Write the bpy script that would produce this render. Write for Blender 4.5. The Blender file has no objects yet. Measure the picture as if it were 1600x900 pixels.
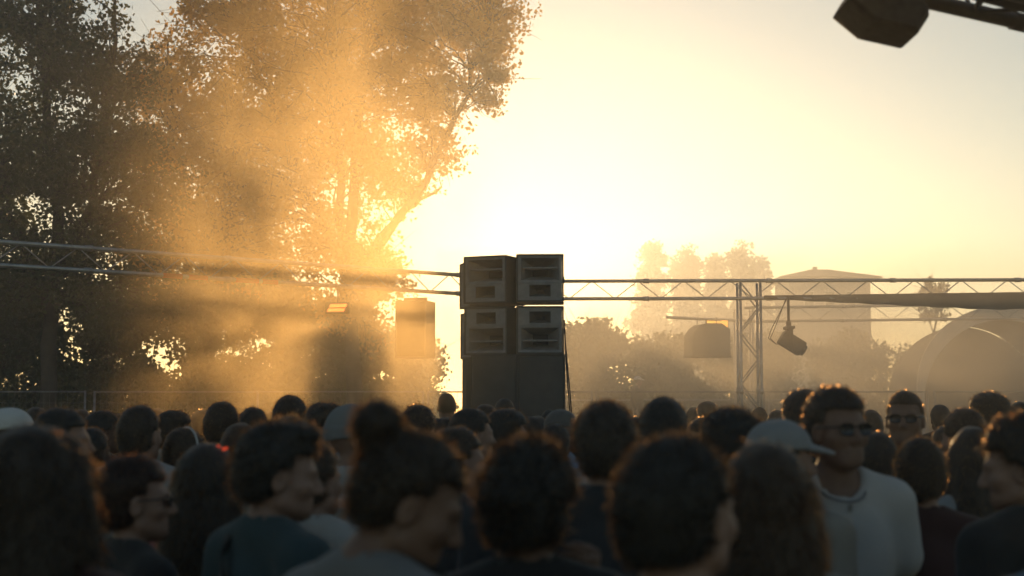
import bpy, bmesh, math, random
import numpy as np
from mathutils import Vector, Matrix

# ------------------------------------------------------------------ camera, sky, sun, exposure
SC = bpy.context.scene
COL = SC.collection
F_PX, EYE = 2222.0, 1.80                       # focal length in photo pixels, eye height
PITCH = math.atan(182.0 / F_PX)
cam_data = bpy.data.cameras.new("camera")
cam_data.lens = 50.0
cam_data.sensor_width = 36.0
cam_data.clip_start = 0.05
cam_data.clip_end = 2000.0
cam_data.dof.use_dof = True
cam_data.dof.focus_distance = 19.0
cam_data.dof.aperture_fstop = 2.6
cam_data.dof.aperture_blades = 9
cam = bpy.data.objects.new("camera", cam_data)
COL.objects.link(cam)
cam.location = (0, 0, EYE)
cam.rotation_euler = (math.pi / 2 + PITCH, 0, 0)
SC.camera = cam

SUN_AZ, SUN_EL = math.radians(-0.6), math.radians(5.6)
world = bpy.data.worlds.new("World")
SC.world = world
world.use_nodes = True
wn = world.node_tree
bg = wn.nodes["Background"]
sky = wn.nodes.new("ShaderNodeTexSky")
sky.sky_type = 'NISHITA'
sky.sun_disc = False
sky.sun_elevation = SUN_EL
sky.sun_rotation = SUN_AZ                      # 0 = +Y
sky.altitude = 0.0
sky.air_density = 1.0
sky.dust_density = 0.18
sky.ozone_density = 1.05
wn.links.new(sky.outputs[0], bg.inputs[0])
bg.inputs[1].default_value = 0.088
sun_data = bpy.data.lights.new("sun", 'SUN')
sun_data.energy = 2.7
sun_data.angle = math.radians(0.5)
sun_data.color = (1.0, 0.62, 0.27)
sun = bpy.data.objects.new("sun", sun_data)
COL.objects.link(sun)
sdir = Vector((math.sin(SUN_AZ) * math.cos(SUN_EL), math.cos(SUN_AZ) * math.cos(SUN_EL), math.sin(SUN_EL)))
sun.rotation_euler = sdir.to_track_quat('Z', 'Y').to_euler()
sun.location = (-20, 60, 30)

SC.render.engine = 'CYCLES'
SC.view_settings.view_transform = 'Standard'
SC.view_settings.look = 'None'
SC.view_settings.gamma = 1.0
SC.view_settings.exposure = 0.5
SC.cycles.max_bounces = 6
SC.cycles.diffuse_bounces = 2
SC.cycles.glossy_bounces = 2
SC.cycles.transmission_bounces = 3
SC.cycles.volume_bounces = 1
SC.cycles.volume_step_rate = 2.0
SC.cycles.volume_max_steps = 96
SC.cycles.sample_clamp_indirect = 4.0
SC.cycles.use_denoising = True

HAZE_DENSITY = 0.0031

# ------------------------------------------------------------------ helpers
rng = np.random.default_rng(7)
random.seed(7)
R = math.radians


def P(px, py, d):
    """World point on the photo's sight line (px, py) at ground distance d."""
    x, y = (px - 800.0) / F_PX, (450.0 - py) / F_PX
    fy = math.cos(PITCH) - y * math.sin(PITCH)
    fz = math.sin(PITCH) + y * math.cos(PITCH)
    t = d / fy
    return Vector((x * t, d, EYE + fz * t))


def mesh_from(name, verts, faces, smooth=False):
    me = bpy.data.meshes.new(name)
    me.from_pydata([tuple(v) for v in verts] if not isinstance(verts, np.ndarray) else verts.tolist(), [],
                   faces if not isinstance(faces, np.ndarray) else faces.tolist())
    if smooth:
        me.polygons.foreach_set("use_smooth", [True] * len(me.polygons))
    me.update()
    return me


def fast_mesh(name, verts, faces, smooth=False):
    """numpy verts (n,3) and faces (m,k) of one size k."""
    me = bpy.data.meshes.new(name)
    n, (m, k) = len(verts), faces.shape
    me.vertices.add(n)
    me.vertices.foreach_set("co", np.ascontiguousarray(verts, dtype=np.float32).ravel())
    me.loops.add(m * k)
    me.loops.foreach_set("vertex_index", np.ascontiguousarray(faces, dtype=np.int32).ravel())
    me.polygons.add(m)
    me.polygons.foreach_set("loop_start", np.arange(0, m * k, k, dtype=np.int32))
    me.polygons.foreach_set("loop_total", np.full(m, k, dtype=np.int32))
    if smooth:
        me.polygons.foreach_set("use_smooth", np.ones(m, dtype=bool))
    me.update(calc_edges=True)
    return me


def link(name, me, mat=None, parent=None, loc=None, rot=None, scale=None):
    o = bpy.data.objects.new(name, me)
    COL.objects.link(o)
    if mat is not None and me is not None:
        if len(me.materials) == 0:
            me.materials.append(mat)
        elif me.materials[0] is not mat:
            o.material_slots[0].link = 'OBJECT'
            o.material_slots[0].material = mat
    if parent is not None:
        o.parent = parent
    if loc is not None:
        o.location = loc
    if rot is not None:
        o.rotation_euler = rot
    if scale is not None:
        o.scale = scale
    return o


def empty(name, loc=(0, 0, 0), rz=0.0):
    o = bpy.data.objects.new(name, None)
    COL.objects.link(o)
    o.location = loc
    o.rotation_euler = (0, 0, rz)
    o.empty_display_size = 0.2
    return o


def tag(o, label=None, cat=None, group=None, kind=None):
    if label: o["label"] = label
    if cat: o["category"] = cat
    if group: o["group"] = group
    if kind: o["kind"] = kind
    return o


def box_bm(bm, c, s, bevel=0.0, rot=None):
    m = Matrix.Translation(c)
    if rot is not None:
        m = m @ rot
    r = bmesh.ops.create_cube(bm, size=1.0, matrix=m @ Matrix.Diagonal((s[0], s[1], s[2], 1)))
    if bevel > 0:
        es = list({e for v in r['verts'] for e in v.link_edges})
        bmesh.ops.bevel(bm, geom=es, offset=bevel, segments=2, affect='EDGES', profile=0.6)


def bm_mesh(name, bm, smooth=False):
    me = bpy.data.meshes.new(name)
    bm.to_mesh(me)
    bm.free()
    if smooth:
        me.polygons.foreach_set("use_smooth", [True] * len(me.polygons))
    return me


def box_mesh(name, c, s, bevel=0.0, rot=None):
    bm = bmesh.new()
    box_bm(bm, Vector(c), s, bevel, rot)
    return bm_mesh(name, bm)


def tube_arrays(points, radii, seg=8, cap=True):
    """A tube through points: arrays of verts and quad faces (caps collapse to the end points)."""
    pts = np.array([tuple(p) for p in points], float)
    n = len(pts)
    rad = np.full(n, radii, float) if np.isscalar(radii) else np.array(radii, float)
    tan = np.gradient(pts, axis=0)
    tan /= np.linalg.norm(tan, axis=1)[:, None] + 1e-9
    up = np.array([0, 0, 1.0]) if abs(tan[0][2]) < 0.9 else np.array([1.0, 0, 0])
    V, Fc = [], []
    prev = None
    for i in range(n):
        a = np.cross(tan[i], up) if prev is None else prev - tan[i] * np.dot(prev, tan[i])
        a /= np.linalg.norm(a) + 1e-9
        prev = a
        b = np.cross(tan[i], a)
        ang = np.arange(seg) * 2 * math.pi / seg
        V.append(pts[i] + rad[i] * (np.cos(ang)[:, None] * a + np.sin(ang)[:, None] * b))
    V = np.concatenate(V)
    for i in range(n - 1):
        for j in range(seg):
            k = (j + 1) % seg
            Fc.append((i * seg + j, i * seg + k, (i + 1) * seg + k, (i + 1) * seg + j))
    if cap:
        for base in (0, (n - 1) * seg):
            idx = [base + j for j in range(seg)]
            for q in range(0, seg - 2, 2):
                f = (idx[0], idx[q + 1], idx[q + 2], idx[(q + 3) % seg] if q + 3 < seg else idx[0])
                if f[3] == f[0]:
                    continue
                Fc.append(f if base else f[::-1])
    return V, np.array(Fc)


def tube_mesh(name, points, radii, seg=8, smooth=True):
    v, f = tube_arrays(points, radii, seg)
    return fast_mesh(name, v, f, smooth)


def join_arrays(parts):
    V, Fc, off = [], [], 0
    for v, f in parts:
        V.append(v)
        Fc.append(f + off)
        off += len(v)
    return np.concatenate(V), np.concatenate(Fc)


# ------------------------------------------------------------------ materials
def principled(name, col, rough=0.6, metal=0.0, spec=0.4, noise=None, bump=None, coord='Object', trans=None, sheen=0.0):
    """noise = (scale, second colour); bump = (scale, strength); trans = (colour, share) of light let through."""
    m = bpy.data.materials.new(name)
    m.use_nodes = True
    nt = m.node_tree
    b = nt.nodes["Principled BSDF"]
    b.inputs["Base Color"].default_value = (*col, 1)
    b.inputs["Roughness"].default_value = rough
    b.inputs["Metallic"].default_value = metal
    b.inputs["Specular IOR Level"].default_value = spec
    if sheen:
        b.inputs["Sheen Weight"].default_value = sheen
    tc = nt.nodes.new("ShaderNodeTexCoord")
    if noise:
        n = nt.nodes.new("ShaderNodeTexNoise")
        n.inputs["Scale"].default_value = noise[0]
        n.inputs["Detail"].default_value = 4
        nt.links.new(tc.outputs[coord], n.inputs["Vector"])
        mix = nt.nodes.new("ShaderNodeMix")
        mix.data_type = 'RGBA'
        mix.inputs["A"].default_value = (*col, 1)
        mix.inputs["B"].default_value = (*noise[1], 1)
        mr = nt.nodes.new("ShaderNodeMapRange")
        mr.inputs["From Min"].default_value = 0.35
        mr.inputs["From Max"].default_value = 0.65
        nt.links.new(n.outputs["Fac"], mr.inputs["Value"])
        nt.links.new(mr.outputs["Result"], mix.inputs["Factor"])
        nt.links.new(mix.outputs["Result"], b.inputs["Base Color"])
    if bump:
        n2 = nt.nodes.new("ShaderNodeTexNoise")
        n2.inputs["Scale"].default_value = bump[0]
        n2.inputs["Detail"].default_value = 5
        nt.links.new(tc.outputs[coord], n2.inputs["Vector"])
        bp = nt.nodes.new("ShaderNodeBump")
        bp.inputs["Strength"].default_value = bump[1]
        bp.inputs["Distance"].default_value = 0.02
        nt.links.new(n2.outputs["Fac"], bp.inputs["Height"])
        nt.links.new(bp.outputs["Normal"], b.inputs["Normal"])
    if trans:
        t = nt.nodes.new("ShaderNodeBsdfTranslucent")
        t.inputs[0].default_value = (*trans[0], 1)
        mx = nt.nodes.new("ShaderNodeMixShader")
        mx.inputs[0].default_value = trans[1]
        nt.links.new(b.outputs[0], mx.inputs[1])
        nt.links.new(t.outputs[0], mx.inputs[2])
        nt.links.new(mx.outputs[0], nt.nodes["Material Output"].inputs["Surface"])
    return m


def emitter(name, col, strength):
    m = bpy.data.materials.new(name)
    m.use_nodes = True
    nt = m.node_tree
    nt.nodes.remove(nt.nodes["Principled BSDF"])
    e = nt.nodes.new("ShaderNodeEmission")
    e.inputs[0].default_value = (*col, 1)
    e.inputs[1].default_value = strength
    nt.links.new(e.outputs[0], nt.nodes["Material Output"].inputs["Surface"])
    return m


def volume_mat(name, col, density, aniso, shape=None):
    """Principled Volume. shape = (noise scale, low, high, stretch) gives drifting smoke that thins out to the domain's edge."""
    m = bpy.data.materials.new(name)
    m.use_nodes = True
    nt = m.node_tree
    nt.nodes.remove(nt.nodes["Principled BSDF"])
    v = nt.nodes.new("ShaderNodeVolumePrincipled")
    v.inputs["Color"].default_value = (*col, 1)
    v.inputs["Anisotropy"].default_value = aniso
    v.inputs["Density"].default_value = density
    nt.links.new(v.outputs[0], nt.nodes["Material Output"].inputs["Volume"])
    if shape:
        tc = nt.nodes.new("ShaderNodeTexCoord")
        ln = nt.nodes.new("ShaderNodeVectorMath")
        ln.operation = 'LENGTH'
        nt.links.new(tc.outputs["Object"], ln.inputs[0])
        fall = nt.nodes.new("ShaderNodeMapRange")
        fall.interpolation_type = 'SMOOTHSTEP'
        fall.inputs["From Min"].default_value = 0.98
        fall.inputs["From Max"].default_value = shape[4] if len(shape) > 4 else 0.25
        nt.links.new(ln.outputs["Value"], fall.inputs["Value"])
        mp = nt.nodes.new("ShaderNodeMapping")
        mp.inputs["Scale"].default_value = shape[3]
        mp.inputs["Location"].default_value = shape[5] if len(shape) > 5 else (0, 0, 0)
        nt.links.new(tc.outputs["Object"], mp.inputs["Vector"])
        n = nt.nodes.new("ShaderNodeTexNoise")
        n.inputs["Scale"].default_value = shape[0]
        n.inputs["Detail"].default_value = 4.0
        n.inputs["Distortion"].default_value = 0.4
        nt.links.new(mp.outputs[0], n.inputs["Vector"])
        mr = nt.nodes.new("ShaderNodeMapRange")
        mr.inputs["From Min"].default_value = shape[1]
        mr.inputs["From Max"].default_value = shape[2]
        nt.links.new(n.outputs["Fac"], mr.inputs["Value"])
        mul = nt.nodes.new("ShaderNodeMath")
        mul.operation = 'MULTIPLY'
        nt.links.new(fall.outputs[0], mul.inputs[0])
        nt.links.new(mr.outputs[0], mul.inputs[1])
        mul2 = nt.nodes.new("ShaderNodeMath")
        mul2.operation = 'MULTIPLY'
        mul2.inputs[1].default_value = density
        nt.links.new(mul.outputs[0], mul2.inputs[0])
        nt.links.new(mul2.outputs[0], v.inputs["Density"])
    return m


M = {}
M['earth'] = principled('trodden_earth', (0.10, 0.085, 0.06), 0.95, spec=0.1, noise=(0.8, (0.06, 0.07, 0.035)), bump=(6, 0.5))
M['bark'] = principled('bark', (0.09, 0.07, 0.055), 0.9, spec=0.15, noise=(3, (0.05, 0.04, 0.03)), bump=(14, 0.6))
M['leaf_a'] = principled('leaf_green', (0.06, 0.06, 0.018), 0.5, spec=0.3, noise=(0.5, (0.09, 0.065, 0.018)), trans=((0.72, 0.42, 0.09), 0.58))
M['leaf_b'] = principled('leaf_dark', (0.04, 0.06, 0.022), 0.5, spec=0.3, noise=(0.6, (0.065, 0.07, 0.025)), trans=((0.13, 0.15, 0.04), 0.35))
M['leaf_c'] = principled('leaf_far', (0.05, 0.06, 0.03), 0.7, spec=0.2, noise=(0.4, (0.07, 0.07, 0.03)), trans=((0.18, 0.16, 0.05), 0.3))
M['alu'] = principled('truss_aluminium', (0.42, 0.42, 0.42), 0.45, 0.85, noise=(9, (0.30, 0.30, 0.30)))
M['dark_alu'] = principled('black_truss', (0.07, 0.07, 0.072), 0.5, 0.6, noise=(9, (0.05, 0.05, 0.05)))
M['steel'] = principled('galvanised_steel', (0.24, 0.245, 0.25), 0.5, 0.7, noise=(20, (0.18, 0.185, 0.19)))
M['cabinet'] = principled('cabinet_paint', (0.062, 0.06, 0.057), 0.6, noise=(7, (0.08, 0.077, 0.073)), bump=(160, 0.25))
M['horn'] = principled('horn_grey', (0.25, 0.25, 0.25), 0.6, noise=(12, (0.19, 0.19, 0.19)))
M['throat'] = principled('horn_throat', (0.02, 0.02, 0.02), 0.8)
M['blackmetal'] = principled('black_metal', (0.012, 0.013, 0.015), 0.7, 0.0, 0.2, noise=(18, (0.03, 0.03, 0.03)))
M['cable'] = principled('rubber_cable', (0.015, 0.015, 0.015), 0.6)
M['canvas'] = principled('white_canvas', (0.62, 0.60, 0.56), 0.85, spec=0.1, noise=(2, (0.52, 0.50, 0.47)), trans=((0.6, 0.55, 0.45), 0.25))
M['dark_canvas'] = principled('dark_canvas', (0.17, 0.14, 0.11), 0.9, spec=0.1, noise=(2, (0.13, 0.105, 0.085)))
M['roof'] = principled('roof_tiles', (0.20, 0.11, 0.07), 0.85, noise=(4, (0.15, 0.09, 0.06)), bump=(20, 0.4))
M['plaster'] = principled('pale_plaster', (0.38, 0.34, 0.28), 0.9, noise=(1.5, (0.32, 0.29, 0.24)))
M['wood'] = principled('stage_wood', (0.16, 0.12, 0.08), 0.8, noise=(3, (0.11, 0.085, 0.06)))
M['orange'] = emitter('amber_lamp', (1.0, 0.13, 0.025), 3.2)
M['orange_dim'] = emitter('amber_panel', (1.0, 0.42, 0.06), 1.6)
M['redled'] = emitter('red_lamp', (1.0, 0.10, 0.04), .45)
M['redtape'] = principled('red_tape', (0.55, 0.06, 0.03), 0.6, trans=((0.9, 0.12, 0.05), 0.3))
M['glass'] = principled('dark_glass', (0.02, 0.022, 0.025), 0.12, spec=0.6)
M['curtain'] = principled('pale_frame', (0.5, 0.48, 0.44), 0.7)

# ------------------------------------------------------------------ ground
gx = np.linspace(-185, 185, 61)
gy = np.linspace(-54, 277, 61)
GX, GY = np.meshgrid(gx, gy, indexing='ij')
GZ = rng.normal(0, 0.012, GX.shape) - 0.02
gv = np.stack([GX, GY, GZ], -1).reshape(-1, 3)
ii, jj = np.meshgrid(np.arange(60), np.arange(60), indexing='ij')
q = (ii * 61 + jj).ravel()
gf = np.stack([q, q + 61, q + 62, q + 1], 1)
tag(link('ground', fast_mesh('ground', gv, gf, True), M['earth']), 'trodden earth ground under the crowd', 'ground', kind='structure')


# ------------------------------------------------------------------ trees
def leaf_cloud(centres, radii, per, size, flat=0.75, seed=0):
    """Leaf-sized folded rhombs spread round clump centres; returns verts, tri faces."""
    g = np.random.default_rng(seed)
    n = len(centres)
    idx = np.repeat(np.arange(n), per)
    m = len(idx)
    d = g.normal(size=(m, 3))
    d /= np.linalg.norm(d, axis=1)[:, None]
    r = g.random(m) ** 0.55
    pos = centres[idx] + d * (radii[idx] * r)[:, None] * np.array([1, 1, flat])
    # each leaf: base, two sides, tip, slightly folded
    ax = g.normal(size=(m, 3)); ax[:, 2] -= 0.35
    ax /= np.linalg.norm(ax, axis=1)[:, None]
    sd = np.cross(ax, g.normal(size=(m, 3)))
    sd /= np.linalg.norm(sd, axis=1)[:, None] + 1e-9
    nr = np.cross(ax, sd)
    s = size * (0.65 + 0.7 * g.random(m))[:, None]
    base = pos - ax * s * 0.55
    tip = pos + ax * s * 0.55
    l = pos + sd * s * 0.40 + nr * s * 0.10
    rr = pos - sd * s * 0.40 + nr * s * 0.10
    V = np.stack([base, l, tip, rr], 1).reshape(-1, 3)
    b = np.arange(m) * 4
    Fc = np.concatenate([np.stack([b, b + 1, b + 2], 1), np.stack([b, b + 2, b + 3], 1)])
    return V, Fc


def limb_path(a, b, g, sag=0.12, n=6):
    a, b = np.array(a, float), np.array(b, float)
    t = np.linspace(0, 1, n)[:, None]
    L = np.linalg.norm(b - a)
    w = g.normal(0, 1, (n, 3)) * L * 0.035
    w[0] = w[-1] = 0
    p = a * (1 - t) + b * t + w
    p[:, 2] += np.sin(t[:, 0] * math.pi) * L * sag
    return p


def tree(name, base, stems, blobs, per, leaf, mat, label, cat='tree', group=None, seed=1, clumps=160, trunk_r=0.22, flat=0.8, crad=(0.45, 0.85), shell=0.0, start=0.3):
    """stems: list of polylines (world points) of the main trunk and leaders; blobs: (centre, radii, weight) volumes of the crown."""
    g = np.random.default_rng(seed)
    root = empty(name, base)
    inv = np.array(base)
    wood = []
    stem_pts, stem_r = [], []
    for si, st in enumerate(stems):
        st = np.array([tuple(p) for p in st], float)
        tt = np.linspace(0, 1, 14)
        acc = np.concatenate([[0], np.cumsum(np.linalg.norm(np.diff(st, axis=0), axis=1))])
        acc /= acc[-1]
        pp = np.stack([np.interp(tt, acc, st[:, k]) for k in range(3)], 1)
        pp[1:-1, :2] += g.normal(0, 0.06, (12, 2))
        r0 = trunk_r * (1.0 if si == 0 else 0.62)
        rr = r0 * (1 - 0.82 * tt)
        wood.append(tube_arrays(pp - inv, rr, 9))
        stem_pts.append(pp); stem_r.append(rr)
    SP, SR = np.concatenate(stem_pts), np.concatenate(stem_r)
    wts = np.array([b[2] for b in blobs], float)
    cnt = np.maximum(1, (clumps * wts / wts.sum()).astype(int))
    C = []
    for (c, r, w), k in zip(blobs, cnt):
        d = g.normal(size=(k, 3))
        d /= np.linalg.norm(d, axis=1)[:, None]
        C.append(np.array(tuple(c)) + d * (shell + (1 - shell) * g.random(k) ** 0.45)[:, None] * np.array(r))
    C = np.concatenate(C)
    twigs = []
    zmin = SP[:, 2].min()
    zr = SP[:, 2].max() - zmin
    for c in C:
        cand = SP[:, 2] > zmin + start * zr
        dd = np.linalg.norm(SP - c, axis=1) + np.maximum(0, SP[:, 2] - c[2] + 0.4) * 1.5 + (~cand) * 50
        k = int(np.argmin(dd))
        p = limb_path(SP[k], c, g)
        L = np.linalg.norm(SP[k] - c)
        r0 = min(SR[k] * 0.6, 0.018 + 0.011 * L)
        wood.append(tube_arrays(p - inv, np.linspace(r0, 0.008, len(p)), 5))
        for _ in range(3):
            e = c + g.normal(0, 0.5, 3)
            twigs.append(tube_arrays(np.stack([p[3], (p[3] + e) / 2 + g.normal(0, .05, 3), e]) - inv, [r0 * .4, .008, .004], 3, cap=False))
    v, f = join_arrays(wood)
    trunk = link('trunk', fast_mesh('trunk', v, f, True), M['bark'], root)
    if twigs:
        v, f = join_arrays(twigs)
        tag(link('twigs', fast_mesh('twigs', v, f, True), M['bark'], root), kind='stuff')
    rad = g.uniform(crad[0], crad[1], len(C))
    V, Fc = leaf_cloud(C - inv, rad, per, leaf, flat, seed + 5)
    link('crown', fast_mesh('crown', V, Fc), mat, root)
    return tag(root, label, cat, group)

def B(px, py, rx, ry, d, dep, w=None):
    """A crown volume: photo centre and radii in pixels at distance d, and its real depth radius."""
    s = d / F_PX
    c = P(px, py, d)
    return (c, (rx * s, dep, ry * s), w if w else rx * ry)


def G(px, d):
    p = P(px, 632, d)
    return (p.x, d, 0.0)


def st(*pts, d=40.0):
    return [P(x, y, d + (k if False else 0)) for k, (x, y) in enumerate(pts)]


T1D = 40.0
base = G(552, T1D)
tree('tall_tree', base,
     [[base, P(552, 560, T1D), P(545, 400, T1D), P(563, 180, T1D), P(578, -110, T1D)],
      [P(548, 520, T1D), P(535, 380, T1D), P(528, 200, T1D - .6), P(506, -100, T1D - .8)],
      [P(546, 470, T1D), P(600, 370, T1D - .4), P(655, 300, T1D - .8), P(720, 180, T1D - 1), P(765, 40, T1D - 1)],
      [P(540, 430, T1D), P(480, 300, T1D + .6), P(420, 150, T1D + 1), P(370, 20, T1D + 1)],
      [P(550, 440, T1D), P(610, 350, T1D + .5), P(690, 292, T1D + .8)]],
     [B(690, 20, 125, 105, T1D, 2.2), B(765, 50, 55, 60, T1D - .5, 1.3), B(752, 125, 46, 50, T1D - .5, 1.2), B(665, 150, 75, 75, T1D - .5, 1.8), B(676, 232, 42, 46, T1D - .6, 1.0), B(640, 296, 34, 28, T1D - .4, .8), B(560, 70, 130, 150, T1D, 2.6),
      B(596, 265, 52, 66, T1D - .3, 1.5), B(470, 100, 120, 130, T1D, 2.4), B(480, 270, 110, 110, T1D, 2.2),
      B(530, 390, 70, 66, T1D, 1.8), B(588, 425, 40, 58, T1D, 1.2, 5000), B(345, 40, 95, 85, T1D + .5, 2.0), B(560, -100, 260, 90, T1D, 3.0),
      B(560, 480, 60, 60, T1D, 1.4)],
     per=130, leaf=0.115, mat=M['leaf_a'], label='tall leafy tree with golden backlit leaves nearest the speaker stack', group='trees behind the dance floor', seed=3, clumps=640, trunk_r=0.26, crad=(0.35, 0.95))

T2D = 37.0
base = G(70, T2D)
tree('broad_tree', base,
     [[base, P(75, 560, T2D), P(90, 380, T2D), P(70, 150, T2D), P(60, -120, T2D)],
      [P(82, 480, T2D), P(140, 330, T2D), P(170, 150, T2D), P(190, -60, T2D)],
      [P(80, 500, T2D), P(20, 340, T2D), P(-20, 150, T2D)]],
     [B(40, 60, 110, 130, T2D, 2.4), B(150, 110, 90, 95, T2D, 2.0), B(60, 220, 100, 90, T2D, 2.2), B(190, 195, 62, 62, T2D, 1.5),
      B(50, 370, 100, 85, T2D, 2.0), B(160, 395, 95, 60, T2D, 1.6), B(-20, 300, 60, 200, T2D, 1.8), B(120, -60, 120, 75, T2D, 2.0), B(150, 280, 110, 80, T2D, 1.8), B(240, 300, 50, 90, T2D, 1.2), B(60, 455, 110, 50, T2D, 1.6), B(190, 465, 90, 55, T2D, 1.6)],
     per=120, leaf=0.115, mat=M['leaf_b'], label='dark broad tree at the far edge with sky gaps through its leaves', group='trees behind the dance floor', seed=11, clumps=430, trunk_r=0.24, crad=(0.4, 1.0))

T3D = 45.0
base = G(300, T3D)
tree('middle_tree', base,
     [[base, P(300, 560, T3D), P(290, 400, T3D), P(270, 200, T3D), P(262, 60, T3D)],
      [P(296, 480, T3D), P(340, 340, T3D), P(380, 200, T3D)]],
     [B(255, 130, 70, 70, T3D, 2.0), B(300, 240, 90, 90, T3D, 2.0), B(380, 220, 80, 120, T3D, 2.0), B(330, 390, 100, 80, T3D, 2.0), B(420, 420, 90, 70, T3D, 1.8), B(235, 395, 60, 60, T3D, 1.4), B(300, 320, 60, 60, T3D, 1.5), B(400, 330, 60, 60, T3D, 1.5), B(310, 480, 120, 50, T3D, 1.6), B(440, 495, 80, 50, T3D, 1.6)],
     per=120, leaf=0.125, mat=M['leaf_a'], label='rounded tree between the broad dark tree and the tall tree', group='trees behind the dance floor', seed=21, clumps=430, trunk_r=0.2, crad=(0.4, 1.0))

# dark shrubs that close the view under the trees, and the lower bushes past the speaker stack
shr = [(20, 545, 110, 120, 39, 'tall dark shrub at the far end under the broad tree', 10),
       (175, 555, 115, 110, 41, 'dark shrub beside the broad tree trunk', 11),
       (320, 550, 110, 110, 42, 'dark shrub under the rounded tree', 12),
       (440, 560, 90, 115, 43, 'tall dark shrub between the rounded tree and the tall tree', 13),
       (545, 575, 80, 100, 44, 'dark shrub at the foot of the tall tree', 14),
       (640, 590, 70, 75, 46, 'shrub behind the hanging loudspeaker', 15),
       (930, 578, 80, 76, 46, 'leafy bush beside the speaker stack catching the sun on its top', 16),
       (1040, 600, 90, 74, 48, 'bush behind the white smoke plume', 17),
       (1180, 600, 105, 78, 50, 'bush behind the vertical truss tower', 18),
       (1330, 600, 105, 78, 50, 'bush behind the hanging moving light', 19),
       (1480, 602, 105, 76, 52, 'bush behind the white canvas arch', 20),
       (1610, 602, 95, 76, 52, 'bush at the far end past the white canvas arch', 21)]
for px, py, rx, ry, d, lab, sd in shr:
    b = G(px, d)
    s = d / F_PX
    c = P(px, py, d)
    zc = max(c.z * 0.55, 1.2)
    tree('shrub', b, [[b, (b[0], d, zc * 1.2)], [(b[0], d, .25), (b[0] - rx * s * .5, d, zc)], [(b[0], d, .25), (b[0] + rx * s * .5, d, zc)]],
         [((b[0], d, zc), (rx * s, 1.3, zc), 1.0), ((b[0], d, c.z + ry * s * .45), (rx * s * .7, 1.0, ry * s * .55), .5)],
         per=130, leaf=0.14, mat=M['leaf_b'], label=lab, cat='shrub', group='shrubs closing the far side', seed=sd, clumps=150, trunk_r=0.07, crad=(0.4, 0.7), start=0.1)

pop = [(1018, 376, 30, 172, 'tallest poplar, first of the hazy row next to the stack'), (1072, 381, 27, 178, 'second poplar of the hazy row beyond the truss'),
       (1115, 396, 20, 182, 'shorter third poplar of the hazy row'), (1158, 379, 27, 172, 'fourth poplar of the hazy row, left of the tiled roof'),
       (1190, 403, 15, 186, 'slim fifth poplar close by the tiled roof')]
for k, (px, py, w, d, lab) in enumerate(pop):
    s = d / F_PX
    top = P(px, py, d)
    b = (top.x, d, 0)
    hh = top.z
    tree('poplar', b, [[b, (b[0], d, hh * .5), (b[0] + .1, d, hh * .97)]],
         [((b[0], d, hh * .30), (w * s * .9, w * s * .9, hh * .18), 1.0), ((b[0], d, hh * .55), (w * s, w * s, hh * .22), 1.2), ((b[0], d, hh * .80), (w * s * .72, w * s * .72, hh * .19), .9)],
         per=90, leaf=0.40, mat=M['leaf_c'], label=lab, cat='tree', group='row of far poplars', seed=40 + k, clumps=150, trunk_r=0.3, crad=(0.8, 1.5), start=0.08)
d = 62.0
b = G(1463, d)
tree('small_tree', b, [[b, (b[0], d, 5.2), (b[0] + .1, d, 7.1)]], [((b[0], d, 6.3), (.62, .6, .95), 1.0)], per=70, leaf=0.14, mat=M['leaf_c'],
     label='small tree top poking above the truss far beyond it', cat='tree', seed=60, clumps=26, trunk_r=.12, crad=(.25, .45), start=.6)

# ------------------------------------------------------------------ house with the tiled hip roof
hd = 125.0
hs = hd / F_PX
hx = P(1283, 438, hd).x
ez = P(1283, 438, hd).z
rz = P(1283, 421, hd).z
root = empty('house', (hx, hd, 0))
w2, dp = 78 * hs, 4.0
link('wall', box_mesh('wall', (0, 0, (ez - .2) / 2), (w2 * 2 - 1.8, dp * 2 - 1.4, ez - .2)), M['plaster'], root)
V = [(-w2, -dp, 0), (w2, -dp, 0), (w2, dp, 0), (-w2, dp, 0), (-w2, -dp, -.14), (w2, -dp, -.14), (w2, dp, -.14), (-w2, dp, -.14), (-w2 * .2, 0, rz - ez), (w2 * .14, 0, rz - ez)]
Fa = [(0, 1, 9, 8), (1, 2, 9), (2, 3, 8, 9), (3, 0, 8), (0, 4, 5, 1), (1, 5, 6, 2), (2, 6, 7, 3), (3, 7, 4, 0), (4, 7, 6, 5)]
rf = link('roof', mesh_from('roof', V, Fa), M['roof'], root, loc=(0, 0, ez))
link('chimney', box_mesh('chimney', (-.5, .2, rz - ez), (.35, .35, .5)), M['plaster'], rf)
for k in (-1, 0, 1):
    wdw = link('window', box_mesh('window', (k * 1.8, -dp + .67, ez - 1.9), (.9, .08, 1.4)), M['curtain'], root)
    link('pane', box_mesh('pane', (k * 1.8, -dp + .625, ez - 1.9), (.74, .02, 1.22)), M['glass'], wdw)
tag(root, 'distant house with low tiled hip roof above the truss', 'house')


# ------------------------------------------------------------------ box truss
BR_CACHE = {}


def brace_mesh(L):
    k = round(L, 2)
    if k not in BR_CACHE:
        BR_CACHE[k] = tube_mesh('brace', [(0, 0, 0), (0, 0, L)], 0.0085, 5)
    return BR_CACHE[k]


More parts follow.
